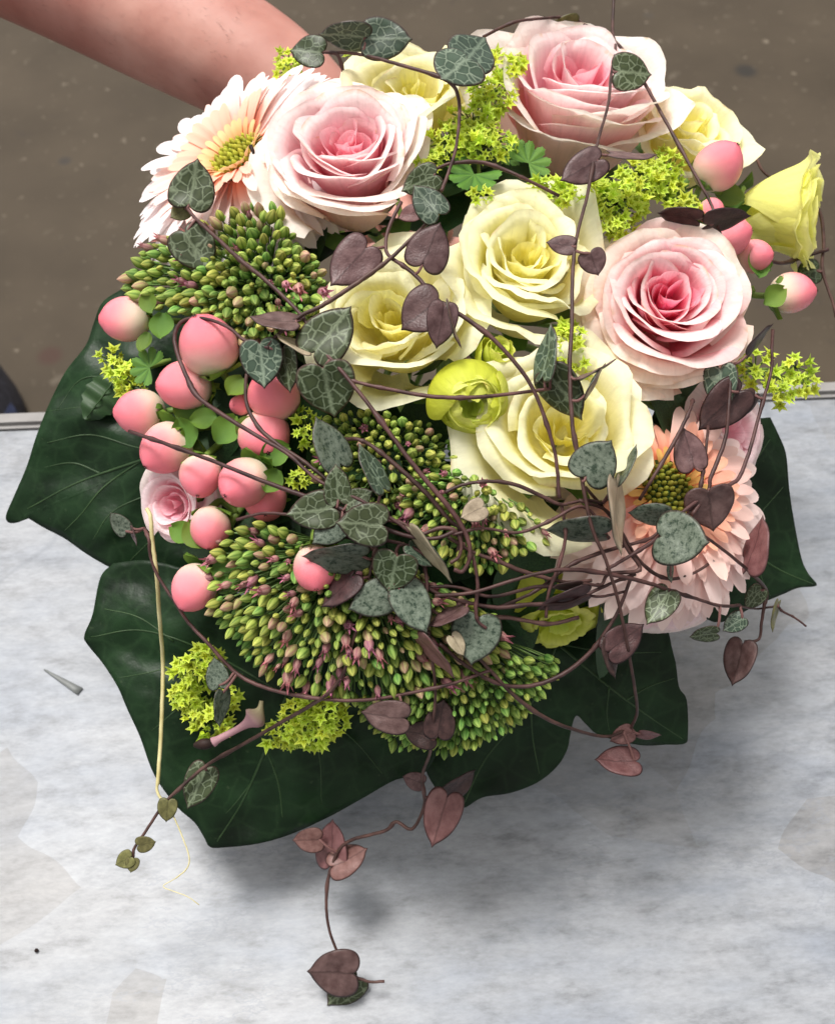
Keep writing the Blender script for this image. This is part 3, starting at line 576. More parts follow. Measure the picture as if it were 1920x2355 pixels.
def sedum(label, poly, d, seed, size, weights, zoff=0.0, focus=(0, 0, 0.045), most=295, bulge=0.010):
    d *= 0.73; size *= 0.75; joined = []
    rg = random.Random(seed); cx = sum(p[0] for p in poly) / len(poly); cy = sum(p[1] for p in poly) / len(poly); ext = max(max(p[0] for p in poly) - cx, max(p[1] for p in poly) - cy)
    F = W(cx + focus[0], cy + focus[1], Z(cx, cy) + zoff + focus[2]); t = thing('sedum_head', label, 'sedum', Matrix.Translation(F)); sv, sf = [], []
    pts = scatter(poly, d, seed, 900); S = m_of(size, Z(cx, cy))
    for k, (x, y) in enumerate(pts):
        e = ((x - cx) ** 2 + (y - cy) ** 2) / ext ** 2
        zz = Z(x, y) + zoff - bulge * (1 - min(1, e)) + rg.uniform(-.004, .004); P = W(x, y, zz); ax = (P - F).normalized(); ax = (ax + Vector((rg.gauss(0, .16), rg.gauss(0, .16), rg.gauss(0, .16)))).normalized()
        s = S * rg.choice((rg.uniform(.82, 1.15), rg.uniform(.9, 1.2), rg.uniform(.5, .8)))
        base = P - ax * s * 0.8
        b = rg.choices(range(5), weights)[0]
        MB = Matrix.Translation(-F) @ frame(base, ax, rg.uniform(0, 6)) @ Matrix.Diagonal((s * rg.uniform(.85, 1.15), s * rg.uniform(.85, 1.15), s, 1))
        if k < most: link('bud', BUDS[b], t, MB)
        else: joined.append((BUDS[b], MB))
        q = base + ax * s * 0.1; v2, f2 = tube([F + (q - F) * 0.45, F + (q - F) * 0.75 + Vector((0, 0, .001)), q], S * 0.055, 4, len(sv)); sv += [a - F for a in v2]; sf += f2
    link('stalk', make_mesh('stalk', sv, sf, M_SEDSTEM), t, stuff=True)
    # buds further inside the head
    b0 = BUDS[2]; vs, fs, cols = [], [], []
    for bm_, MB in joined:
        k = len(vs); vs += [MB @ v.co for v in bm_.vertices]; fs += [tuple(i + k for i in p_.vertices) for p_ in bm_.polygons]; cols += [tuple(c.color) for c in bm_.color_attributes[0].data]
    src = [v.co.copy() for v in b0.vertices]; srcf = [tuple(p.vertices) for p in b0.polygons]; srcc = [tuple(c.color) for c in b0.color_attributes[0].data]
    for (x, y) in scatter(poly, d * 0.95, seed + 77, 260):
        zz = Z(x, y) + zoff + 0.007 + rg.uniform(-.002, .003); P = W(x, y, zz); ax = (P - F).normalized(); s = S * rg.uniform(.6, .95); M = Matrix.Translation(-F) @ frame(P - ax * s, ax, rg.random() * 6) @ Matrix.Scale(s, 4); k = len(vs)
        vs += [M @ c for c in src]; fs += [tuple(i + k for i in f) for f in srcf]; cols += srcc
    link('inner_bud', make_mesh('inner_bud', vs, fs, M_BUD, cols), t, stuff=True)
    HEADS.append((F, 0.003))
sedum('green sedum head with pinkish buds, beside the white daisy', D((250, 575), (300, 505), (385, 480), (450, 440), (530, 412), (580, 420), (620, 500), (680, 560), (676, 640), (610, 710), (520, 730), (440, 660), (330, 650), (255, 612)), 26, 4, 54, (5, 4, 4.5, 1.3, 1.2), focus=(90, 40, 0.036))
sedum('broad green sedum head with many pink tipped buds, next to the lowest berry', D((418, 1160), (450, 1110), (530, 1080), (620, 1120), (700, 1170), (850, 1180), (960, 1240), (1050, 1290), (1070, 1400), (930, 1450), (800, 1475), (700, 1465), (560, 1425), (480, 1340), (425, 1270)), 27, 6, 54, (5, 4, 2, 2.4, 1.8), focus=(40, -150, 0.040), bulge=0.016)
sedum('small sedum head under the large pale cream rose', D((820, 1030), (860, 990), (930, 975), (1000, 1000), (1080, 1050), (1135, 1090), (1140, 1140), (1060, 1165), (1040, 1200), (940, 1190), (890, 1130), (840, 1080)), 26, 8, 50, (5, 4, 2.5, 2.2, 1.2), zoff=-0.003, focus=(20, -80, 0.04))
sedum('dark shaded sedum head deep between cream rose and berries', D((640, 900), (690, 860), (760, 845), (900, 880), (950, 930), (965, 1000), (900, 1060), (820, 1090), (740, 1080), (650, 1000)), 25, 10, 48, (5, 4, 3, 1, .6), zoff=0.011, focus=(0, 0, 0.05))
sedum('unopened bright green sedum head over the lowest ivy leaves', D((950, 1405), (1080, 1375), (1160, 1365), (1168, 1400), (1120, 1470), (1060, 1530), (1000, 1555), (930, 1580), (890, 1565), (820, 1565), (755, 1510), (735, 1465), (850, 1460), (930, 1440)), 23, 12, 44, (1, 1, 8, 0, 0), zoff=0.0, focus=(-20, -200, 0.04))

# ------------------------------------------------------------------ yellow-green florets (lady's mantle)
def floret_mesh(npt, cup, seed):
    rg = random.Random(seed); vs = [(0, 0, -0.10)]; cols = [(0.60, 0.54, 0.04)]; fs = []
    for i in range(npt * 2):
        a = pi * i / npt; tip = i % 2 == 0; r = (1.0 if (i // 2) % 2 == 0 else 0.80) * rg.uniform(.9, 1.08) if tip else 0.46
        vs.append((0.24 * cos(a), 0.24 * sin(a), -0.02)); cols.append((0.54, 0.62, 0.04))
        vs.append((r * cos(a) * .5, r * sin(a) * .5, cup * .55 + 0.05)); cols.append((0.58, 0.71, 0.06))
        vs.append((r * cos(a), r * sin(a), cup * (1 if tip else .7))); cols.append((0.70, 0.80, 0.14) if tip else (0.48, 0.64, 0.06))
    n = npt * 2
    for i in range(n):
        a = 1 + 3 * i; b = 1 + 3 * ((i + 1) % n); fs += [(0, a, b), (a, a + 1, b + 1, b), (a + 1, a + 2, b + 2, b + 1)]
    return make_mesh('floret', vs, fs, M_FLORET, cols, smooth=False)
FLO = [floret_mesh(6, 0.35, 1), floret_mesh(5, 0.6, 2), floret_mesh(7, 0.25, 3), floret_mesh(5, 1.1, 4)]
def lobed_leaf(seed, lobes=7, pale=True):
    vs, fs, cols = [(0, 0, 0)], [], [(0.10, 0.20, 0.03)]; n = lobes * 8
    for j in range(1, 5):
        for i in range(n + 1):
            a = -2.3 + 4.6 * i / n; lob = abs(sin(lobes * 0.5 * (a + 2.3) * pi / 2.3)) ** 0.5; r = (0.74 + 0.26 * lob) * (1 + .07 * (i % 2)) if j == 4 else (0.8 + .2 * lob * j / 4); r *= j / 4
            vs.append((r * sin(a), r * cos(a), 0.10 * r * cos(a * lobes * 1.37) * .5 + 0.15 * r * r)); cols.append(lerp((0.05, 0.13, 0.02), (0.12, 0.24, 0.035), lob))
    for i in range(n): fs.append((0, 1 + i, 2 + i))
    for j in range(3):
        for i in range(n): a = 1 + j * (n + 1) + i; fs.append((a, a + n + 1, a + n + 2, a + 1))
    return make_mesh('leaf', vs, fs, M_GREEN, cols)
LOBED = lobed_leaf(1)
def mantle(label, clusters, seed, size=25, zoff=-0.004, leaves=(), d=15):
    size *= 0.84; d *= 0.86
    rg = random.Random(seed); cx = sum(c[0] for c in clusters) / len(clusters); cy = sum(c[1] for c in clusters) / len(clusters)
    F = W(cx, cy, Z(cx, cy) + zoff + 0.035); t = thing('lady_mantle_sprig', label, 'flower sprig', Matrix.Translation(F)); sv, sf = [], []
    for (u, v, ru, rv, cnt) in clusters:
        cnt = int(cnt * 1.35); C = W(u, v, Z(u, v) + zoff + 0.02); got = []
        v2, f2 = tube(catmull([F, F.lerp(C, .5) + Vector((0, 0, .003)), C], 3), 0.0009, 5, len(sv)); sv += v2; sf += f2
        for _ in range(cnt * 30):
            a = rg.uniform(0, 6.283); r = sqrt(rg.random()); x = u + ru * r * cos(a); y = v + rv * r * sin(a)
            if any((x - p) ** 2 + (y - q) ** 2 < d * d for p, q in got): continue
            got.append((x, y)); zz = Z(x, y) + zoff + 0.010 * r * r + rg.uniform(-.005, .006); P = W(x, y, zz); n = axis((x - u) / ru * .8 + rg.gauss(0, .35), -(y - v) / rv * .8 + .25 + rg.gauss(0, .35))
            s = m_of(size * rg.choice((rg.uniform(.85, 1.15), rg.uniform(.85, 1.15), rg.uniform(.45, .7))), zz)
            link('floret', FLO[rg.choices(range(4), (4, 3, 2, 2))[0]], t, Matrix.Translation(-F) @ frame(P, n, rg.random() * 6) @ Matrix.Scale(s, 4))
            mid = P.lerp(C, .5) + n * 0.0005
            v2, f2 = tube([C, mid, P - n * s * .05], 0.00042, 4, len(sv)); sv += v2; sf += f2
            if len(got) >= cnt: break
    link('stem', make_mesh('stem', [a - F for a in sv], sf, M_STEM), t)
    for (u, v, r, rot, zo, tx, ty) in leaves:
        link('leaf', LOBED, t, Matrix.Translation(-F) @ frame(W(u, v, Z(u, v) + zo), axis(tx, ty), rot) @ Matrix.Scale(m_of(r, Z(u, v)), 4))
    HEADS.append((F, 0.0015))
mantle('tall yellow green floret sprig between pink rose and the round heart leaves', [(1165, 150, 40, 32, 20), (1130, 215, 55, 38, 28), (1085, 285, 60, 42, 30), (1120, 330, 70, 40, 26), (1030, 330, 48, 38, 24), (990, 370, 28, 24, 12), (1105, 450, 28, 18, 8)], 3, leaves=[(1090, 400, 62, 2.6, 0.006, 0, .5), (1215, 375, 52, -0.8, 0.006, .3, .3), (1170, 350, 45, -2.2, 0.01, .2, .4)])
mantle('spreading yellow green floret sprig behind the central cream rose', [(1330, 440, 75, 34, 34), (1415, 470, 70, 42, 38), (1475, 410, 55, 45, 32), (1530, 400, 38, 55, 28), (1420, 520, 40, 22, 14), (1575, 480, 48, 26, 20), (1260, 430, 40, 22, 12)], 5, zoff=0.0, leaves=[(1545, 440, 50, 1.0, 0.014, .3, .3)])
mantle('yellow green floret sprig between the cream rose and wide pink rose', [(1305, 800, 42, 55, 32), (1340, 840, 30, 28, 12)], 7, zoff=-0.003)
mantle('small yellow floret sprig reaching over the big ivy leaf', [(255, 828, 28, 20, 9), (285, 862, 34, 26, 12), (300, 895, 34, 18, 9)], 9, zoff=0.004, leaves=[(345, 845, 46, 1.2, 0.008, -.3, .2)])
mantle('yellow green floret cluster hanging over the dark lower ivy leaf', [(452, 1545, 45, 42, 26), (430, 1600, 30, 32, 14), (480, 1515, 26, 30, 10), (485, 1655, 52, 34, 20), (530, 1600, 24, 26, 8)], 11, zoff=-0.002, size=26)
mantle('yellow green floret cluster below the broad sedum head', [(655, 1690, 45, 34, 22), (720, 1680, 50, 40, 26), (760, 1650, 40, 42, 16), (690, 1640, 45, 24, 12)], 13, zoff=-0.004, size=26)
mantle('loose yellow green floret sprig sticking out past the right rim', [(1830, 845, 28, 22, 9), (1850, 885, 24, 24, 9), (1790, 905, 30, 26, 8), (1735, 850, 46, 44, 14)], 15, zoff=0.012, d=17)
mantle('tiny green floret tuft in front of the bare arm', [(668, 140, 30, 24, 14), (655, 165, 22, 14, 5)], 17, zoff=0.012, size=21)
mantle('tiny green floret tuft between white daisy and pale yellow rose', [(822, 128, 30, 20, 10)], 18, zoff=0.014, size=21)
mantle('few yellow florets between berries and a silver mottled leaf', [(705, 985, 26, 50, 11), (690, 1105, 26, 20, 8)], 19, zoff=0.004, size=23)

# ------------------------------------------------------------------ berries
def berry_mesh(seed):
    rg = random.Random(seed); vs, cols = [], []; seg, rings = 24, 16; ph = rg.random() * 6; el_ = rg.uniform(0.98, 1.12); kk = rg.uniform(-.08, .08)
    for j in range(rings + 1):
        a = pi * j / rings
        for s in range(seg):
            q = 2 * pi * s / seg; r = sin(a) * (1 + 0.04 * cos(3 * q + ph) * sin(a)) * (1 - 0.09 * ((1 - cos(a)) / 2) ** 2); zz = -cos(a) * el_ + (0.06 * sstep(0.93, 1.0, -cos(a)) if a > 2.6 else 0)
            vs.append((r * cos(q), r * sin(q), zz)); h = (1 - cos(a)) / 2; k = sstep(0.06 + kk, 0.72 + kk, h + 0.10 * cos(2 * q + ph))
            cols.append(lerp((0.92, 0.78, 0.58), lerp((0.93, 0.44, 0.44), (0.88, 0.19, 0.25), h), k))
    fs = grid_faces(seg, rings, True)
    return make_mesh('berry', vs, fs, M_BERRY, cols)
BERR = [berry_mesh(s) for s in range(4)]
def bract_mesh():
    vs, cols = [], []
    for j in range(7):
        a = j / 6; w = sin(pi * min(1, a * 0.93 + 0.05)) ** 0.7 * 0.46
        for i in range(5):
            s = -1 + i / 2; vs.append((w * s, a, 0.18 * s * s + 0.20 * a * a)); cols.append(lerp((0.06, 0.15, 0.02), (0.17, 0.29, 0.04), 0.3 + .5 * a + .2 * abs(s)))
    return make_mesh('bract', vs, grid_faces(4, 6), M_GREEN, cols)
BRACT = bract_mesh()
def tipmesh():
    vs = []; fs = []
    for k in range(5):
        a = 2 * pi * k / 5; e = Vector((-sin(a), cos(a), 0)) * .03; b = len(vs); d = Vector((cos(a), sin(a), 0)); vs += [d * .02 - e, d * .02 + e, d * .11 + Vector((0, 0, .05))]; fs.append((b, b + 1, b + 2))
    return make_mesh('stigma', vs, fs, M_DARKTIP)
STIG = tipmesh()
def sprig(label, berries, seed, root, extra=()):
    rg = random.Random(seed); F = W(*root); t = thing('berry_sprig', label, 'berry sprig', Matrix.Translation(F), None); sv, sf = [], []
    for (u, v, r, dx, dy, dz, zo) in berries:
        u, v, r = u * K, v * K, r * K; z = Z(u, v) + zo; n = (RT * dx - UP * dy - FWD * dz).normalized(); s = m_of(r * .94, z); P = W(u, v, z)
        M = Matrix.Translation(-F) @ frame(P, n, rg.random() * 6)
        b = link('berry', BERR[rg.randrange(4)], t, M @ Matrix.Scale(s, 4))
        link('stigma', STIG, b, Matrix.Translation((0, 0, 1.15)) @ Matrix.Scale(1.2, 4))
        for k in range(5):
            link('bract', BRACT, t, M @ Matrix.Translation((0, 0, -s * 1.08)) @ Matrix.Rotation(k * 1.2566 + rg.uniform(-.2, .2), 4, 'Z') @ Matrix.Rotation(rg.uniform(-.25, .35), 4, 'X') @ Matrix.Scale(s * rg.uniform(.9, 1.3), 4))
        base = P - n * s * 1.1; v2, f2 = tube(catmull([F, F.lerp(base, .6) - n * s * .5, base], 5), 0.0016, 6, len(sv)); sv += v2; sf += f2
    link('stem', make_mesh('stem', [a - F for a in sv], sf, M_STEM), t)
    for (u, v, r, rot, tx, ty, zo) in extra:
        link('bract', BRACT, t, Matrix.Translation(-F) @ frame(W(u, v, Z(u, v) + zo), axis(tx, ty), rot) @ Matrix.Scale(m_of(r, Z(u, v)), 4))
    HEADS.append((F, 0.0018))
sprig('single pink and cream berry with a round green bract, over the ivy leaf edge', [(262, 665, 51, -1, 0.02, .25, 0.006)], 1, (430, 740, 0.515), [(377, 720, 64, 3.1, 0, .1, 0.0), (350, 720, 50, 0.3, -.3, .2, 0.0), (345, 765, 50, 3.0, -.5, .2, 0.004)])
sprig('sprig of pink berries inside the looping vine, one with a dark scar', [(435, 718, 66, -.3, -.75, .6, -0.006), (385, 802, 56, -.85, .05, .5, 0.0), (292, 857, 53, -.9, .05, .4, 0.006), (500, 842, 24, -.3, .1, .8, 0.008)], 2, (560, 900, 0.50), [(500, 960, 60, 1.8, -.2, .3, 0.006), (560, 870, 60, 2.5, .2, .3, 0.004), (440, 975, 45, 2.9, -.2, .3, .01)])
sprig('dense cluster of pink berries crossed by a long vine, above the pale rosebud', [(345, 932, 57, -.5, .6, .5, 0.002), (418, 990, 48, .0, .75, .6, 0.0), (508, 1003, 56, -.5, .45, .7, -0.003), (570, 822, 58, -.35, -.4, .8, 0.008), (550, 908, 60, .2, .5, .7, 0.012), (552, 1038, 50, .1, .5, .7, 0.012)], 3, (570, 1010, 0.50), [(440, 1030, 70, 0.4, 0, .2, 0.004), (500, 1020, 75, -.6, .1, .2, 0.002), (545, 1000, 55, -.9, .3, .2, 0.003), (600, 1055, 70, -1.2, .2, .1, 0.002), (640, 1080, 60, 2.6, .2, .0, 0.0), (455, 960, 60, 1.1, -.2, .2, 0.006)])
sprig('two hanging berries with leafy green joint at the sedum edge', [(437, 1097, 46, .05, .85, .5, 0.002), (405, 1222, 51, -.35, .75, .5, -0.004)], 4, (545, 1180, 0.47), [(490, 1300, 95, -1.9, .1, .2, -0.002), (470, 1260, 70, 0.6, -.2, .3, -0.002), (445, 1240, 60, 1.1, -.3, .3, 0.002)])
sprig('lone coral berry half under silver mottled heart leaves, on the sedum', [(655, 1180, 50, .1, .75, .6, -0.012)], 5, (730, 1220, 0.47))
sprig('pink berries beside the yellow trumpet flower, the top one in front of a pale rose', [(1492, 345, 54, .5, -.55, .65, -0.004), (1508, 492, 50, .85, -.15, .5, 0.002), (1566, 532, 38, .8, .1, .6, 0.004), (1478, 440, 30, .2, .3, .8, 0.008)], 6, (1610, 520, 0.51), [(1580, 440, 60, 2.2, -.1, .2, 0.01), (1640, 440, 70, -2.0, .2, .2, 0.016)])
sprig('single pink berry pointing outward past the wide pink rose', [(1645, 610, 46, 1, -.06, .35, 0.004)], 7, (1730, 665, 0.515), [(1770, 620, 60, 1.2, .3, .3, 0.002), (1755, 700, 60, -.9, .3, .1, 0.004), (1745, 640, 75, .2, .4, .2, 0.004)])

# ------------------------------------------------------------------ ivy collar
def ivy(label, outline, base, zb, droop, veins, seed, wave=0.0065):
    rg = random.Random(seed); P = [Vector((x, y, 0)) for x, y in outline]; P = catmull(P + [P[0]], 5)[:-1]; n = len(P); size = max((p - Vector((*base, 0))).length for p in P)
    o0 = W(base[0], base[1], zb); off = rg.random() * 50
    def zl(u, v):
        d = sqrt((u - base[0]) ** 2 + (v - base[1]) ** 2) / size
        return zb + droop * d * d + wave * (mnoise.noise(Vector((u / 150, v / 150, off))) + 0.35 * mnoise.noise(Vector((u / 55, v / 55, off + 9))))
    t = thing('ivy_leaf', label, 'ivy leaf', Matrix.Translation(o0), 'ivy leaves collaring the bouquet')
    rings = 26; vs = [Vector((0, 0, 0)) + W(base[0], base[1], zl(*base)) - o0]
    for j in range(1, rings + 1):
        f = j / rings
        for p in P:
            u = base[0] + (p.x - base[0]) * f; v = base[1] + (p.y - base[1]) * f; vs.append(W(u, v, zl(u, v)) - o0)
    fs = [(0, 1 + (i + 1) % n, 1 + i) for i in range(n)]
    for j in range(rings - 1):
        for i in range(n):
            a = 1 + j * n + i; b = 1 + j * n + (i + 1) % n; fs.append((a, b, b + n, a + n))
    me = make_mesh('blade', vs, fs, M_IVY); o = link('blade', me, t)
    md = o.modifiers.new('thick', 'SOLIDIFY'); md.thickness = 0.0006; md.offset = 0.0
    for vn in veins:
        w0 = vn[0]; pts = catmull([Vector((x, y, 0)) for x, y in vn[1:]], 8)
        vs2, fs2 = tube([W(p.x, p.y, zl(p.x, p.y) - 0.00022) - o0 for p in pts], lambda q: m_of(w0, zb) * 1.15 * (1 - 0.7 * q) + 0.0001, 6)
        link('vein', make_mesh('vein', vs2, fs2, M_IVYVEIN), t)
ivy('largest dark ivy leaf reaching out beneath the berries past the table edge', [(300, 655), (240, 692), (218, 740), (198, 795), (152, 855), (115, 928), (86, 1000), (62, 1075), (34, 1140), (15, 1185), (22, 1202), (46, 1200), (52, 1185), (100, 1212), (150, 1238), (198, 1272), (255, 1305), (340, 1342), (420, 1385), (500, 1380), (540, 1200), (540, 1000), (480, 800), (390, 690)], (470, 1010), 0.540, 0.016,
    [(3.6, (470, 1010), (315, 1062), (180, 1110), (65, 1170)), (2.2, (400, 1033), (318, 1030), (210, 1000), (110, 1018)), (2.2, (330, 1056), (240, 1120), (190, 1180), (150, 1220)), (2, (234, 1090), (170, 1065), (100, 1075)), (2.6, (470, 1010), (330, 900), (200, 868), (130, 945)), (1.6, (420, 990), (270, 935), (110, 945)), (2.6, (470, 1010), (380, 1200), (300, 1290)), (1.8, (420, 1110), (270, 1170), (215, 1240))], 3)
ivy('broad dark ivy leaf with long tip under the lower florets, on the table side', [(262, 1295), (232, 1328), (214, 1413), (195, 1461), (203, 1483), (238, 1526), (272, 1580), (295, 1633), (323, 1694), (356, 1782), (408, 1855), (448, 1891), (469, 1923), (483, 1947), (513, 1949), (594, 1940), (666, 1919), (755, 1879), (840, 1832), (911, 1793), (975, 1778), (1000, 1700), (900, 1560), (700, 1450), (480, 1330), (350, 1290)], (660, 1600), 0.513, 0.012,
    [(3.6, (660, 1600), (612, 1722), (560, 1840), (500, 1935)), (2, (612, 1722), (640, 1800), (650, 1880)), (2, (580, 1800), (540, 1850), (520, 1870)), (2.4, (660, 1600), (480, 1500), (330, 1450), (210, 1465)), (2, (560, 1550), (450, 1600), (350, 1680)), (1.8, (470, 1500), (370, 1540), (270, 1560)), (2.4, (660, 1600), (730, 1720), (740, 1850)), (1.8, (660, 1600), (800, 1690), (880, 1780)), (1.6, (400, 1475), (320, 1420), (240, 1400))], 5)
ivy('dark ivy leaf with a deep notch beside the tips of a hanging rosy vine', [(960, 1640), (975, 1760), (1020, 1835), (1063, 1858), (1109, 1834), (1174, 1823), (1234, 1800), (1280, 1763), (1303, 1726), (1311, 1690), (1319, 1655), (1328, 1646), (1349, 1667), (1381, 1692), (1469, 1713), (1530, 1712), (1572, 1710), (1581, 1690), (1578, 1610), (1560, 1578), (1548, 1504), (1500, 1400), (1300, 1350), (1050, 1420)], (1280, 1480), 0.515, 0.012,
    [(3, (1280, 1480), (1220, 1620), (1120, 1740), (1066, 1850)), (2.4, (1280, 1480), (1400, 1580), (1480, 1640), (1570, 1700)), (2, (1400, 1580), (1395, 1640), (1400, 1680)), (2, (1440, 1610), (1490, 1580), (1550, 1560)), (2, (1220, 1620), (1225, 1700), (1240, 1780)), (1.8, (1180, 1670), (1100, 1690), (1030, 1740)), (2, (1280, 1480), (1400, 1500), (1520, 1500))], 7)
ivy('dark ivy leaf with a single point at the right rim, under the peach daisy', [(1770, 960), (1789, 1000), (1806, 1045), (1813, 1121), (1825, 1202), (1841, 1282), (1857, 1319), (1876, 1346), (1833, 1352), (1797, 1367), (1740, 1390), (1640, 1430), (1560, 1340), (1560, 1120), (1660, 980)], (1620, 1180), 0.540, 0.014,
    [(3, (1620, 1180), (1700, 1250), (1790, 1310), (1868, 1343)), (2, (1700, 1250), (1740, 1190), (1800, 1120)), (2, (1740, 1280), (1750, 1330), (1770, 1370)), (2, (1620, 1180), (1700, 1110), (1770, 1010))], 9)

# small serrated leaf lying on the big ivy leaf
def serrated():
    c = W(262, 880, 0.537); t = thing('serrated_leaf', 'small dark toothed leaf lying on the largest ivy leaf', 'leaf', Matrix.Translation(c)); vs, fs = [], []; n = 22
    for j in range(n + 1):
        a = j / n; u = 275 - 78 * a; v = 860 + 105 * a; w = 46 * sin(pi * min(1, a * .9 + .08)) ** .7 * (1 + .22 * ((j % 4) / 4 - .5))
        for s in (-1, -.5, 0, .5, 1): vs.append(W(u + w * s * .8, v + w * s * .55, 0.537 + 0.002 * s * s + 0.001 * sin(j)) - c)
    link('blade', make_mesh('blade', vs, grid_faces(4, n), M_FILL), t)
    pts = [W(275 - 78 * a, 860 + 105 * a, 0.5362) - c for a in (0, .3, .6, .95)]; v2, f2 = tube(pts, 0.0004, 5); link('vein', make_mesh('vein', v2, f2, M_IVYVEIN), t)
serrated()

# ------------------------------------------------------------------ heart leaved vines
def heart_mesh(kind, var):
    half = [(0, 0.03), (.06, -.05), (.18, -.10), (.32, -.09), (.44, -.01), (.50, .14), (.505, .33), (.455, .52), (.35, .71), (.20, .86), (.07, .95), (0, 1.03)]
    H_ = [(p.x, p.y) for p in catmull([Vector((x, y, 0)) for x, y in half], 3)]; out = H_ + [(-x, y) for x, y in H_[-2:0:-1]]
    n = len(out); cx, cy = 0, 0.36; rings = (0.0, 0.3, 0.55, 0.75, 0.9, 1.0); fold = (0.08, 0.18, 0.02, -0.10)[var]; bend = (0.10, -0.12, 0.22, 0.05)[var]; rg = random.Random(var); ph = rg.random() * 6
    def zz(x, y): return fold * abs(x) ** 1.3 + bend * (y - .3) ** 2 + 0.025 * sin(7 * x + ph) * sin(6 * y + ph)
    vs, fs, uv, cols, mi = [], [], [], [], []
    for side in (0, 1):
        k = len(vs); vs.append((cx, cy, zz(cx, cy) + (.035 if side == 0 else -.035))); uv.append((cx, cy)); cols.append((0, 0, 0))
        for r in rings[1:]:
            for (x, y) in out:
                X = cx + (x - cx) * r; Y = cy + (y - cy) * r; th = .035 * sqrt(max(0, 1 - r ** 4)); vs.append((X, Y, zz(X, Y) + (th if side == 0 else -th))); uv.append((X, Y)); cols.append((r, r, r))
        for i in range(n):
            a, b = k + 1 + i, k + 1 + (i + 1) % n; fs.append((k, a, b) if side == 1 else (k, b, a)); mi.append(side)
        for j in range(len(rings) - 2):
            for i in range(n):
                a = k + 1 + j * n + i; b = k + 1 + j * n + (i + 1) % n; f = (a, a + n, b + n, b); fs.append(f if side == 1 else f[::-1]); mi.append(side)
    back = LM['p'] if kind in 'dgs' else LM['g' if kind != 'o' else 'p']
    me = make_mesh('leaf', vs, fs, [LM[kind], back], cols, uv, mi)
    bm = bmesh.new(); bm.from_mesh(me); bmesh.ops.remove_doubles(bm, verts=bm.verts[:], dist=1e-5); bmesh.ops.recalc_face_normals(bm, faces=bm.faces[:]); bm.to_mesh(me); bm.free()
    return me
HEART = {}
def heart(kind, var):
    if (kind, var) not in HEART: HEART[(kind, var)] = heart_mesh(kind, var)
    return HEART[(kind, var)]
# strands: (label, clearance towards the lens, radius px, [(u, v[, extra depth])...], material)
S = {}
def strand(key, label, clear, rpx, pts, mat=None, name='heart_vine'): S[key] = [label, clear, rpx, [(p[0], p[1], p[2] if len(p) > 2 else 0.0) for p in pts], mat or M_VINE, name]
strand('a', 'long straight vine strand rising over the pink roses to the frame top', .022, 4.2, [(1412, -30), (1408, 70), (1415, 110), (1405, 170), (1398, 240), (1372, 335), (1350, 450), (1325, 550), (1316, 640), (1315, 740), (1310, 847), (1315, 968), (1321, 1010), (1341, 1121), (1361, 1214), (1393, 1290), (1422, 1387), (1442, 1484), (1460, 1590), (1464, 1640), (1450, 1675)])
strand('b', 'arched vine strand over the upper pink rose running down to wide pink rose', .020, 4.2, [(1110, 85, .02), (1180, 52), (1250, 42), (1315, 40), (1345, 58), (1400, 85), (1440, 125), (1475, 180), (1520, 260), (1580, 370), (1630, 460), (1645, 500), (1662, 560, .012)])
strand('c', 'vine strand with three grey leaves above the white daisy and pale yellow rose', .018, 4.4, [(790, 165, .012), (775, 125), (740, 121), (800, 122), (850, 130), (930, 152), (1005, 175), (1040, 195), (1054, 225), (1056, 270), (1048, 340), (1030, 400), (1015, 440)])
strand('d', 'vine strand crossing diagonally between pink rose and cream roses', .020, 4.8, [(1008, 480), (985, 510), (959, 536), (900, 592), (850, 630), (800, 665), (740, 703), (693, 726), (650, 760), (615, 795), (590, 830, .01)])
strand('e', 'vine strand curving from purple leaves over the lime green bud', .018, 4.6, [(923, 464), (900, 510), (889, 544), (888, 575), (898, 592), (925, 610), (959, 637), (1015, 698), (1068, 730), (1136, 782), (1197, 851), (1229, 903), (1257, 976), (1275, 1040), (1281, 1081), (1285, 1145)])
strand('f', 'short arched vine strand over the upper yellow green florets', .016, 4.4, [(985, 400), (1010, 385), (1044, 375), (1105, 373), (1161, 391), (1200, 408), (1285, 450, .006)])
strand('g', 'level vine strand running across the cream rose and lime green bud', .013, 4.4, [(781, 862), (814, 877), (902, 897), (1003, 913), (1104, 913), (1229, 899), (1265, 893)])
strand('h', 'thick vine strand running down past the cream rose into the tangle', .017, 5.2, [(735, 800), (781, 848), (842, 923), (902, 1004), (963, 1085), (1011, 1141), (1052, 1194), (1076, 1242), (1080, 1282), (1064, 1314), (1044, 1310)])
strand('i', 'vine strand curving through the dark centre beside the silver mottled leaf', .012, 5.0, [(790, 1012, .006), (820, 1010), (858, 1028), (923, 1081), (983, 1137), (1027, 1190), (1060, 1225), (1052, 1270)])
strand('j', 'vine strand from two olive leaves over the upper sedum head', .017, 4.8, [(430, 476), (445, 497), (460, 512), (504, 552), (552, 597), (605, 639), (661, 691), (700, 735), (722, 790)])
strand('k', 'vine strand looping around the scarred berry', .020, 4.6, [(620, 800), (565, 784), (524, 752), (472, 733), (423, 737), (403, 768), (407, 808), (431, 869), (456, 913), (524, 961), (605, 1010), (665, 1046), (733, 1105), (826, 1149), (902, 1194), (945, 1225)])
strand('l', 'short vine strand bending over the coral berries to the tangle', .017, 4.4, [(568, 860), (565, 890), (569, 933), (597, 985), (645, 1026), (700, 1062), (760, 1110)])
strand('m', 'long vine strand stretched across the berry cluster', .020, 5.0, [(298, 992), (363, 1014), (484, 1058), (605, 1106), (701, 1141), (802, 1177), (882, 1214), (943, 1234), (1003, 1238), (1044, 1222)])
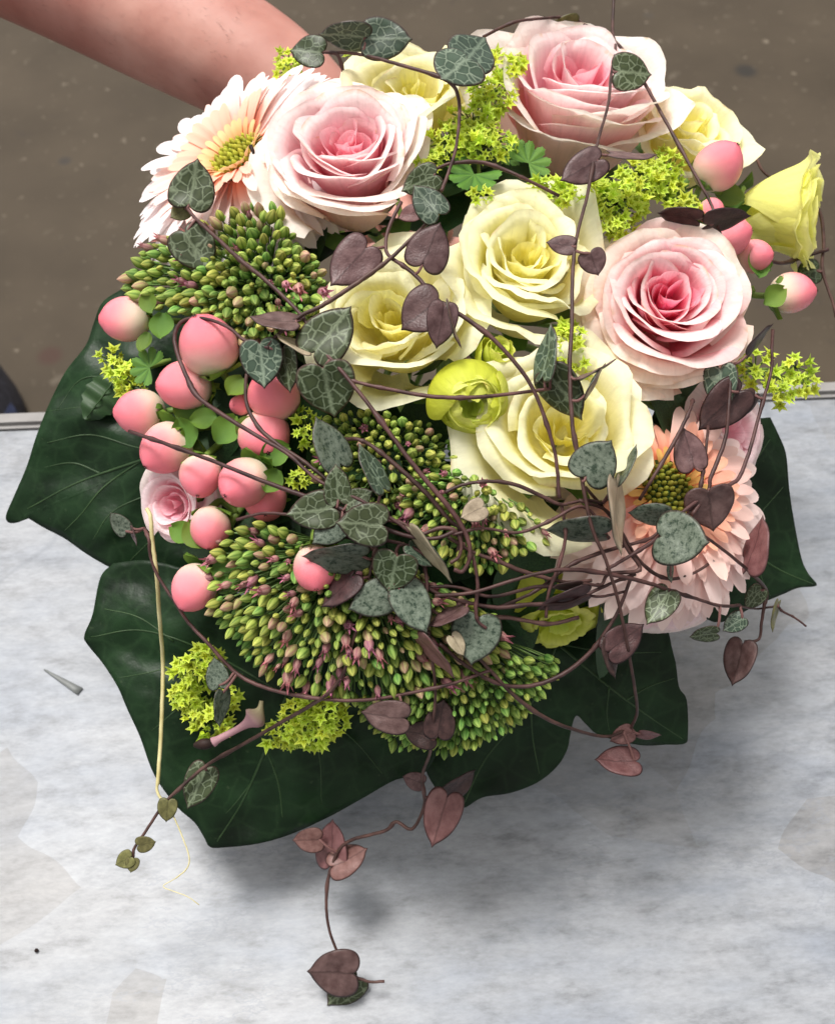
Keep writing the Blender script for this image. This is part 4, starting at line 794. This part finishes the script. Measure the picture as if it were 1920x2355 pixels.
strand('n', 'arched vine strand below the large pale cream rose', .015, 4.2, [(1023, 1133), (1064, 1115), (1124, 1107), (1185, 1115), (1245, 1141), (1290, 1160), (1345, 1150), (1385, 1158)])
strand('o', 'long vine strand over the broad sedum down past ivy to small olive leaves', .014, 4.4, [(866, 1258), (854, 1306), (838, 1383), (822, 1444), (802, 1504), (794, 1540), (768, 1580), (735, 1609), (634, 1669), (533, 1726), (473, 1762), (412, 1815), (376, 1851), (331, 1919), (310, 1950), (306, 1972)])
strand('p', 'vine strand sweeping around the lowest berry and under the sedum', .014, 4.2, [(332, 1215, .004), (343, 1240), (346, 1276), (363, 1324), (403, 1385), (435, 1433), (484, 1485), (524, 1530), (565, 1562), (634, 1589), (735, 1607), (840, 1610), (948, 1593), (1030, 1575), (1073, 1561), (1130, 1540)])
strand('q', 'vine strand crossing level through the tangle to the peach daisy', .014, 4.4, [(951, 1327), (1003, 1363), (1064, 1383), (1144, 1397), (1220, 1390), (1300, 1388), (1341, 1371), (1401, 1343), (1460, 1320)])
strand('r', 'brown vine strand slanting from the tangle over peach petals', .012, 4.6, [(1030, 1235), (1088, 1270), (1144, 1290), (1205, 1315), (1300, 1339), (1360, 1335)])
strand('s', 'vine strand lying across the peach daisy towards the right ivy leaf', .017, 4.4, [(1000, 1370), (1084, 1363), (1165, 1339), (1245, 1317), (1301, 1310), (1381, 1317), (1482, 1339), (1543, 1359), (1600, 1377), (1655, 1393), (1700, 1392)])
strand('t', 'vine strand hanging past the right ivy leaf with a capsule shaped leaf', .018, 4.2, [(1575, 1195), (1600, 1220), (1643, 1250), (1704, 1298), (1744, 1335), (1762, 1362), (1756, 1395), (1750, 1435), (1744, 1470), (1712, 1477)])
strand('u', 'upright vine strand from the wide pink rose to a dark heart leaf', .016, 4.6, [(1680, 840, .006), (1676, 923), (1668, 1004), (1647, 1065), (1633, 1100), (1627, 1130), (1590, 1185)])
strand('v', 'vine strand at the right rim bending down over the peach daisy', .016, 4.4, [(1776, 760, .012), (1774, 800), (1772, 855), (1748, 944), (1724, 1032), (1702, 1092), (1684, 1111), (1627, 1137), (1575, 1173), (1510, 1238), (1442, 1282), (1395, 1310)])
strand('w', 'dark vine strand dipping between cream rose and peach daisy', .012, 4.4, [(1592, 920, .006), (1587, 940), (1567, 984), (1543, 1028), (1502, 1097), (1470, 1150, .006)])
strand('x', 'thin upright vine strand in front of the peach daisy petals', .013, 3.8, [(1628, 980, .006), (1625, 1010), (1619, 1065), (1612, 1110), (1600, 1160), (1570, 1200)])
strand('y', 'curved vine strand swinging under the yellow green flower', .014, 4.6, [(1456, 1315), (1448, 1335), (1422, 1403), (1393, 1452), (1357, 1500), (1301, 1546), (1240, 1573), (1179, 1579), (1128, 1565), (1063, 1524), (1010, 1480)])
strand('z', 'vine strand hanging over the ivy notch to rosy leaves', .014, 4.4, [(1050, 1455), (1068, 1478), (1132, 1547), (1179, 1597), (1248, 1648), (1326, 1680), (1395, 1694), (1432, 1680)])
strand('aa', 'drooping vine strand below the sedum, ending in a leaf pair above the table', .012, 4.2, [(985, 1450), (994, 1519), (1001, 1588), (997, 1657), (990, 1726), (971, 1786), (976, 1850, .012), (948, 1906, .015), (911, 1890, .017), (884, 1911, .019), (796, 1938, .024), (762, 1995, .028), (751, 2061, .030), (755, 2126, .033), (773, 2182, .036), (802, 2235, .040), (846, 2257, .041), (884, 2257, .041)])
strand('ab', 'short vine strand curling down onto the big mottled leaf', .015, 4.0, [(1085, 1275), (1090, 1290), (1098, 1343), (1094, 1403), (1100, 1430), (1118, 1445)])
strand('ac', 'dark blurred vine strand dangling behind the yellow trumpet', -.02, 4.5, [(1739, 365), (1760, 400), (1830, 440), (1880, 480), (1893, 552), (1890, 621), (1915, 700), (1930, 760)])
strand('ad', 'dark vine strand poking out under the yellow trumpet', -.016, 5.5, [(1770, 600), (1800, 605), (1849, 590), (1905, 573)])
strand('ae', 'thin vine strand tip sticking out beyond the right ivy leaf', .016, 3.0, [(1700, 1395), (1740, 1400), (1785, 1395), (1797, 1405), (1825, 1420), (1853, 1440)])
strand('af', 'brown vine strand winding through the peach daisy heart', .015, 4.2, [(1330, 1150), (1400, 1180), (1440, 1260), (1470, 1310), (1400, 1320), (1380, 1345), (1330, 1340)])
strand('ag', 'dark vine strand slanting under the mottled leaves by the peach daisy', .010, 4.2, [(1140, 1400), (1230, 1360), (1310, 1300), (1400, 1265), (1490, 1240), (1520, 1215)])
strand('ah', 'knotted vine strand curling at the tangle beside tan leaf', .016, 4.4, [(885, 1195), (930, 1205), (960, 1230), (1010, 1215), (1045, 1220), (1060, 1250), (1055, 1280), (1035, 1295)])
strand('ai', 'faded rosy vine strand hooked under mottled leaves at the broad sedum', .016, 4.4, [(930, 1250), (915, 1258), (912, 1280), (925, 1350), (950, 1390), (975, 1385), (982, 1340), (975, 1300)])
strand('aj', 'thin vine strand bridging the tangle and the large cream rose', .017, 3.6, [(1040, 1230), (1110, 1215), (1190, 1225), (1260, 1200), (1330, 1165), (1372, 1190), (1400, 1240)])
strand('ak', 'thin wavy vine strand running below the mottled leaves to the peach daisy', .013, 3.6, [(880, 1300), (960, 1345), (1050, 1350), (1130, 1372), (1230, 1350), (1300, 1352), (1370, 1372), (1440, 1360)])
strand('al', 'dark thick vine strand sagging under the tangle over the sedum', .011, 5.0, [(840, 1240), (880, 1290), (930, 1330), (990, 1400), (1060, 1425), (1160, 1420), (1260, 1435), (1330, 1420)])
strand('am', 'vine strand looping past the coral berry into the tangle', .016, 4.0, [(545, 1195), (610, 1180), (690, 1190), (760, 1225), (830, 1240), (900, 1245), (960, 1265), (1000, 1300)])
strand('an', 'short brown vine strand rising behind tan leaf at the peach daisy', .014, 4.0, [(1290, 1160), (1300, 1230), (1285, 1300), (1262, 1360), (1255, 1420)])
strand('ao', 'vine strand slipping between the two mottled leaves near peach petals', .013, 3.8, [(1345, 1120), (1420, 1210), (1470, 1290), (1530, 1330), (1590, 1320), (1640, 1290)])
strand('straw', 'dry straw coloured stem hanging over the ivy, ending in a fine thread', .012, 5.0, [(338, 1170), (347, 1190), (351, 1244), (361, 1324), (367, 1413), (375, 1514), (374, 1601), (370, 1702), (364, 1790), (362, 1819), (376, 1843), (384, 1851), (404, 1887), (424, 1935), (436, 1976), (428, 2000), (404, 2020), (376, 2038), (400, 2050), (432, 2062), (458, 2081)], M_STRAW, 'dry_stem')
VINE = {}
SP = []
def zstrand(u, v, c, e):
    r = sqrt(((u - DC[0]) / DR[0]) ** 2 + ((v - DC[1]) / DR[1]) ** 2)
    return Z(u, v) - c * (1 if r < .9 else max(0.4, 1 - (r - .9) * 2)) + e
for key, (label, c, rpx, pts, mat, nm) in S.items():
    P3 = [W(u, v, zstrand(u, v, c, e)) for u, v, e in pts]; o0 = P3[0].copy(); t = thing(nm, label, 'vine', Matrix.Translation(o0)); VINE[key] = (t, o0)
    cc = catmull(P3, 7); uvz = catmull([Vector((u, v, zstrand(u, v, c, e))) for u, v, e in pts], 7)
    rr = m_of(rpx, P3[0].length and 0.45); rg = random.Random(key); nodes = [rg.random() for _ in range(3)]
    thin = (lambda q: rr * (1 if q < .42 else .72 if q < .5 else 0.34 if q < .8 else 0.22)) if key == 'straw' else (lambda q: rr * (1.0 - .12 * sin(q * 9) + sum(.45 * math.exp(-((q - x) / .012) ** 2) for x in nodes)))
    jit = [p + Vector((rg.gauss(0, .00004), rg.gauss(0, .00004), rg.gauss(0, .00004))) - o0 for p in cc]
    vs, fs = tube(jit, thin, 7); link('stem', make_mesh('stem', vs, fs, mat), t)
    if key != 'straw': SP += [(key, q.x, q.y, q.z) for q in uvz]
# leaves: base u,v, tip u,v, width, kind [, extra height, vine key]
LEAVES = [
 (435, 474, 458, 367, 107, 'd'), (430, 478, 393, 503, 46, 'o', -.004), (424, 532, 484, 625, 105, 'd'),
 (742, 122, 663, 109, 80, 'd'), (845, 84, 733, 69, 46, 'g'), (841, 88, 949, 93, 100, 'g'), (1075, 137, 1018, 209, 124, 'g', .006, 'c'), (1070, 141, 1123, 66, 118, 'g', .002, 'c'),
 (1003, 402, 922, 440, 72, 'd'), (1010, 495, 950, 424, 78, 'g', .006), (963, 486, 914, 502, 42, 'pp', -.004), (846, 567, 760, 662, 105, 'p'), (971, 611, 1013, 510, 100, 'p'),
 (1010, 690, 922, 760, 112, 'p'), (1022, 702, 1004, 802, 72, 'p', .003), (1030, 700, 1046, 806, 22, 'p', .001), (721, 814, 808, 703, 118, 'd'), (742, 842, 762, 958, 135, 'd'),
 (598, 788, 608, 894, 102, 'g'), (652, 804, 672, 905, 62, 'd', -.005), (683, 744, 570, 726, 50, 'p'), (712, 812, 634, 760, 34, 'tan'),
 (1318, 566, 1255, 556, 48, 'p'), (1356, 580, 1376, 634, 64, 'p'), (1250, 870, 1262, 741, 42, 'g'), (1262, 856, 1337, 968, 86, 'd'), (1329, 871, 1423, 834, 12, 'p'), (1345, 912, 1400, 838, 24, 'p'),
 (1345, 1098, 1405, 1012, 108, 's'), (1420, 1112, 1462, 1020, 22, 's'), (1655, 845, 1664, 948, 64, 'g'), (1704, 896, 1607, 990, 98, 'k', -.004), (1595, 1076, 1572, 982, 78, 'p'), (1720, 814, 1778, 743, 24, 'k'),
 (1627, 1125, 1646, 1219, 115, 'p', .004), (1410, 1106, 1431, 1279, 52, 'tan', .004), (1392, 1224, 1250, 1228, 56, 's'), (1532, 1186, 1443, 1176, 48, 's'), (1516, 1234, 1590, 1250, 128, 's', .004), (1540, 1298, 1543, 1342, 22, 'g'),
 (1538, 1360, 1489, 1441, 64, 'd'), (1398, 1500, 1482, 1435, 78, 'k'), (1402, 1468, 1412, 1563, 50, 'k', -.003), (1347, 1362, 1226, 1388, 56, 'k'), (1333, 1344, 1264, 1352, 30, 'p'), (1720, 1312, 1749, 1182, 42, 'pp', 0, 't'),
 (1648, 1456, 1584, 1466, 44, 'd', 0, 's'), (1708, 1420, 1660, 1452, 46, 'g', 0, 's'), (1787, 1384, 1762, 1452, 28, 'o', 0, 'ae'), (1709, 1478, 1690, 1580, 60, 'p'), (1750, 1354, 1714, 1402, 46, 'd'),
 (783, 1072, 714, 964, 72, 's'), (880, 1126, 815, 1022, 46, 'g'), (778, 1154, 772, 1066, 64, 'd'), (795, 1162, 860, 1128, 55, 'd'), (770, 1168, 656, 1184, 92, 'd'), (786, 1196, 718, 1252, 74, 's'), (884, 1208, 771, 1202, 102, 'd', .005),
 (840, 1278, 692, 1284, 82, 's', .003), (816, 1322, 737, 1397, 64, 'k'), (898, 1362, 800, 1402, 88, 's'), (927, 1350, 982, 1458, 90, 's', .001), (914, 1276, 893, 1361, 106, 'd', .006), (939, 1256, 990, 1308, 36, 'g'), (950, 1216, 1041, 1343, 42, 'tan', .006),
 (1112, 1165, 1058, 1192, 54, 'tan', .003), (1068, 1398, 980, 1443, 32, 'p'), (1100, 1418, 1082, 1530, 116, 's', -.003), (966, 1462, 1056, 1554, 44, 'pp', .003), (1038, 1462, 1069, 1509, 36, 'tan', .003),
 (934, 1652, 826, 1642, 80, 'p'), (1006, 1692, 1020, 1603, 74, 'k', .002), (1000, 1694, 926, 1680, 66, 'k', -.002), (972, 1802, 925, 1784, 45, 'p', -.01), (1022, 1830, 1097, 1773, 54, 'k', -.006), (1030, 1828, 993, 1947, 88, 'pp', .004),
 (1452, 1682, 1402, 1706, 46, 'pp'), (1470, 1686, 1521, 1700, 30, 'pp'), (1464, 1752, 1364, 1752, 56, 'pp', 0, 'z'), (505, 1580, 493, 1510, 54, 's'), (512, 1590, 507, 1674, 24, 's'), (476, 1765, 435, 1859, 74, 'd', -.006, 'o'),
 (388, 1840, 382, 1892, 46, 'o'), (318, 1944, 361, 1934, 40, 'o'), (304, 1970, 265, 1990, 42, 'o', 0, 'o'), (307, 1974, 302, 2007, 34, 'o', 0, 'o'), (738, 1930, 670, 1936, 60, 'pp', 0, 'aa'), (762, 1992, 772, 1880, 78, 'pp', -.004, 'aa'), (764, 1995, 852, 1955, 62, 'pp', 0, 'aa'),
 (816, 2238, 706, 2232, 116, 'p', .002, 'aa'), (822, 2246, 752, 2312, 84, 'd', -.006, 'aa'), (292, 1224, 256, 1178, 42, 's', 0, 'p'), (302, 1212, 314, 1258, 18, 'p', 0, 'p'), (1324, 54, 1247, 77, 36, 'o'), (1374, 90, 1303, 110, 40, 'k'), (1386, 86, 1369, 132, 32, 'p'),
 (1414, 166, 1504, 165, 90, 'd'), (1380, 366, 1284, 422, 78, 'p'), (1404, 356, 1510, 375, 46, 'p'), (1604, 504, 1510, 490, 36, 'k'), (1622, 516, 1727, 495, 30, 'k'), (1880, 622, 1825, 632, 60, 'd', -.002, 'ac'), (1735, 905, 1700, 960, 40, 'k', 0, 'v'),
]
rgL = random.Random(11); VARN = {}
for L in LEAVES:
    bu, bv, tu, tv, w, kind = L[:6]; up_ = L[6] if len(L) > 6 else 0.0; fk = L[7] if len(L) > 7 else None
    best = min((s for s in SP if fk is None or s[0] == fk), key=lambda s: (s[1] - bu) ** 2 + (s[2] - bv) ** 2)
    key, su, sv_, sz = best; t, o0 = VINE[key]; z = sz - up_ - 0.001; B = W(bu, bv, z)
    dx, dy = tu - bu, -(tv - bv); Lp = sqrt(dx * dx + dy * dy); yd = (RT * dx + UP * dy) / Lp
    Lw, ww = m_of(Lp, z) * 0.97, m_of(w, z); roll = pit = 0.0
    if ww < Lw * 0.72: roll = acos(max(0.16, min(1, ww / (Lw * 0.80)))) * rgL.choice((-1, 1)); ww = Lw * 0.80
    elif Lw < ww * 0.85: pit = acos(max(.3, Lw / (ww * .92))) * rgL.choice((-1, -1, 1)) * .8; Lw = ww * .92
    n0 = -FWD; xd = yd.cross(n0)
    R = Matrix(((xd.x, yd.x, n0.x), (xd.y, yd.y, n0.y), (xd.z, yd.z, n0.z))).to_4x4() @ Matrix.Rotation(roll + rgL.uniform(-.14, .14), 4, 'Y') @ Matrix.Rotation(pit + rgL.uniform(-.16, .1), 4, 'X')
    var = rgL.choice((0, 0, 1, 2, 3)); sc = Matrix.Diagonal((ww, Lw, (ww + Lw) / 2, 1))
    lf = link('leaf', heart(kind, var), t, Matrix.Translation(B - o0) @ R @ sc)
    A = W(su, sv_, sz)
    if (A - B).length > 0.0015:
        mid = A.lerp(B, .5) - FWD * 0.002 - Vector((0, 0, 0.0015)); pts = catmull([A - o0, mid - o0, B - o0 + (R @ Vector((0, .06 * Lw, 0)))], 5)
        inv = (Matrix.Translation(B - o0) @ R @ sc).inverted(); vs, fs = tube(pts, m_of(3.4, z), 6); link('petiole', make_mesh('petiole', [inv @ p for p in vs], fs, M_PETIOLE), lf)
# lantern shaped vine blossom
def blossom():
    t, o0 = VINE['p']; z = Z(580, 1650) - .012; pts = catmull([W(602, 1612, z), W(598, 1632, z), W(588, 1648, z), W(574, 1660, z), W(545, 1678, z), W(512, 1695, z), W(490, 1707, z)], 6)
    def r(q):
        return m_of(5 + 21 * math.exp(-((q - .36) / .15) ** 2) + 4 * q + 3 * sstep(.9, 1, q), z)
    vs, fs = tube([p - o0 for p in pts], r, 12); cols = [lerp((0.42, 0.36, 0.22), (0.52, 0.30, 0.34), sstep(0.15, .45, (i // 12) / 36)) for i in range(len(vs))]
    f = link('blossom', make_mesh('blossom', vs, fs, M_RAY, cols), t)
    vs, fs = tube([p - o0 for p in catmull([W(492, 1706, z), W(478, 1710, z), W(462, 1712, z), W(446, 1714, z)], 4)], lambda q: m_of(14 * sin(pi * (.15 + .75 * q)), z), 8); link('blossom_tip', make_mesh('blossom_tip', vs, fs, M_DARKTIP), f)
blossom()

# ------------------------------------------------------------------ foliage inside the bouquet and the stems below
def fill_leaf():
    vs = []
    for j in range(9):
        a = j / 8; w = .30 * sin(pi * min(1, a * .94 + .04)) ** .8
        for i in range(5): s = -1 + i / 2; vs.append((w * s, a, .12 * abs(s) * w * 3 - .15 * a * a))
    return make_mesh('leaf', vs, grid_faces(4, 8), M_FILL)
FLM = fill_leaf(); rgF = random.Random(21)
c = W(1000, 850, .54); ft = thing('filler_foliage', 'dark green filler leaves tucked between and beneath the flower heads', 'foliage', Matrix.Translation(c))
for k in range(520):
    a = k * 2.39996; r = sqrt((k + .5) / 520) * .76; u = 1030 + 800 * r * cos(a); v = 880 + 800 * r * sin(a); z = Z(u, v) + .036 + rgF.uniform(-.004, .012)
    MF = frame(W(u, v, z), domeaxis(u, v) + Vector((rgF.gauss(0, .22), rgF.gauss(0, .22), rgF.gauss(0, .22))), rgF.uniform(0, 6.3)) @ Matrix.Scale(rgF.uniform(.032, .05), 4)
    if any((x_ - a_) ** 2 + (y_ - b_) ** 2 < (c_ * .95) ** 2 for a_, b_, c_ in ROSEPX for x_, y_ in ((u, v), pix(MF @ Vector((0, 1, 0))), pix(MF @ Vector((0, .5, 0))))): continue
    link('leaf', FLM, ft, Matrix.Translation(-c) @ MF)
st = thing('stem_bundle', 'bundle of green flower stems held in the hand under the bouquet', 'stems', Matrix.Translation(GRIP))
AX = (GRIP - W(1030, 860, .52)).normalized()
for k, (p, r) in enumerate(HEADS):
    a = k * 2.39996; rr = .013 * sqrt(k / len(HEADS)); n1 = AX.orthogonal().normalized(); n2 = AX.cross(n1); o_ = n1 * rr * cos(a) + n2 * rr * sin(a)
    pts = catmull([p - GRIP, p.lerp(GRIP, .45) + AX * .01 - GRIP, o_ - AX * .02, o_ * 1.1 + AX * (.07 + .012 * sin(k))], 6); vs, fs = tube(pts, max(.0015, min(r, .0028)), 7); link('stem', make_mesh('stem', vs, fs, M_STEM), st)

# ------------------------------------------------------------------ bits lying on the table
def sliver():
    a = plane_hit(103, 1541, TZ); b = plane_hit(186, 1592, TZ); d = (b - a); n = Vector((-d.y, d.x, 0)).normalized(); vs = []
    for j in range(7):
        q = j / 6; w = .0004 + .0020 * q
        for s in (-1, 0, 1): vs.append(d * q + n * w * s + Vector((0, 0, .0006 + .0002 * s * s + .0003 * sin(q * 3))))
    o = link('leaf_scrap', make_mesh('leaf_scrap', vs, grid_faces(2, 6), simple_mat('grey_scrap', (.11, .12, .118), (.16, .17, .168), 80)), None, Matrix.Translation(a)); md = o.modifiers.new('thick', 'SOLIDIFY'); md.thickness = .0003
    tag(o, 'grey pointed leaf scrap lying on the marbled table near the ivy', 'leaf scrap')
    p = plane_hit(86, 2187, TZ); me = bump_mesh('crumb', .0011, .0022, (.01, .01, .012), (.02, .02, .025), M_DARKTIP, 6, 4); tag(link('crumb', me, None, Matrix.Translation(p + Vector((0, 0, .0007)))), 'tiny black crumb on the bare marbled table', 'crumb')
sliver()
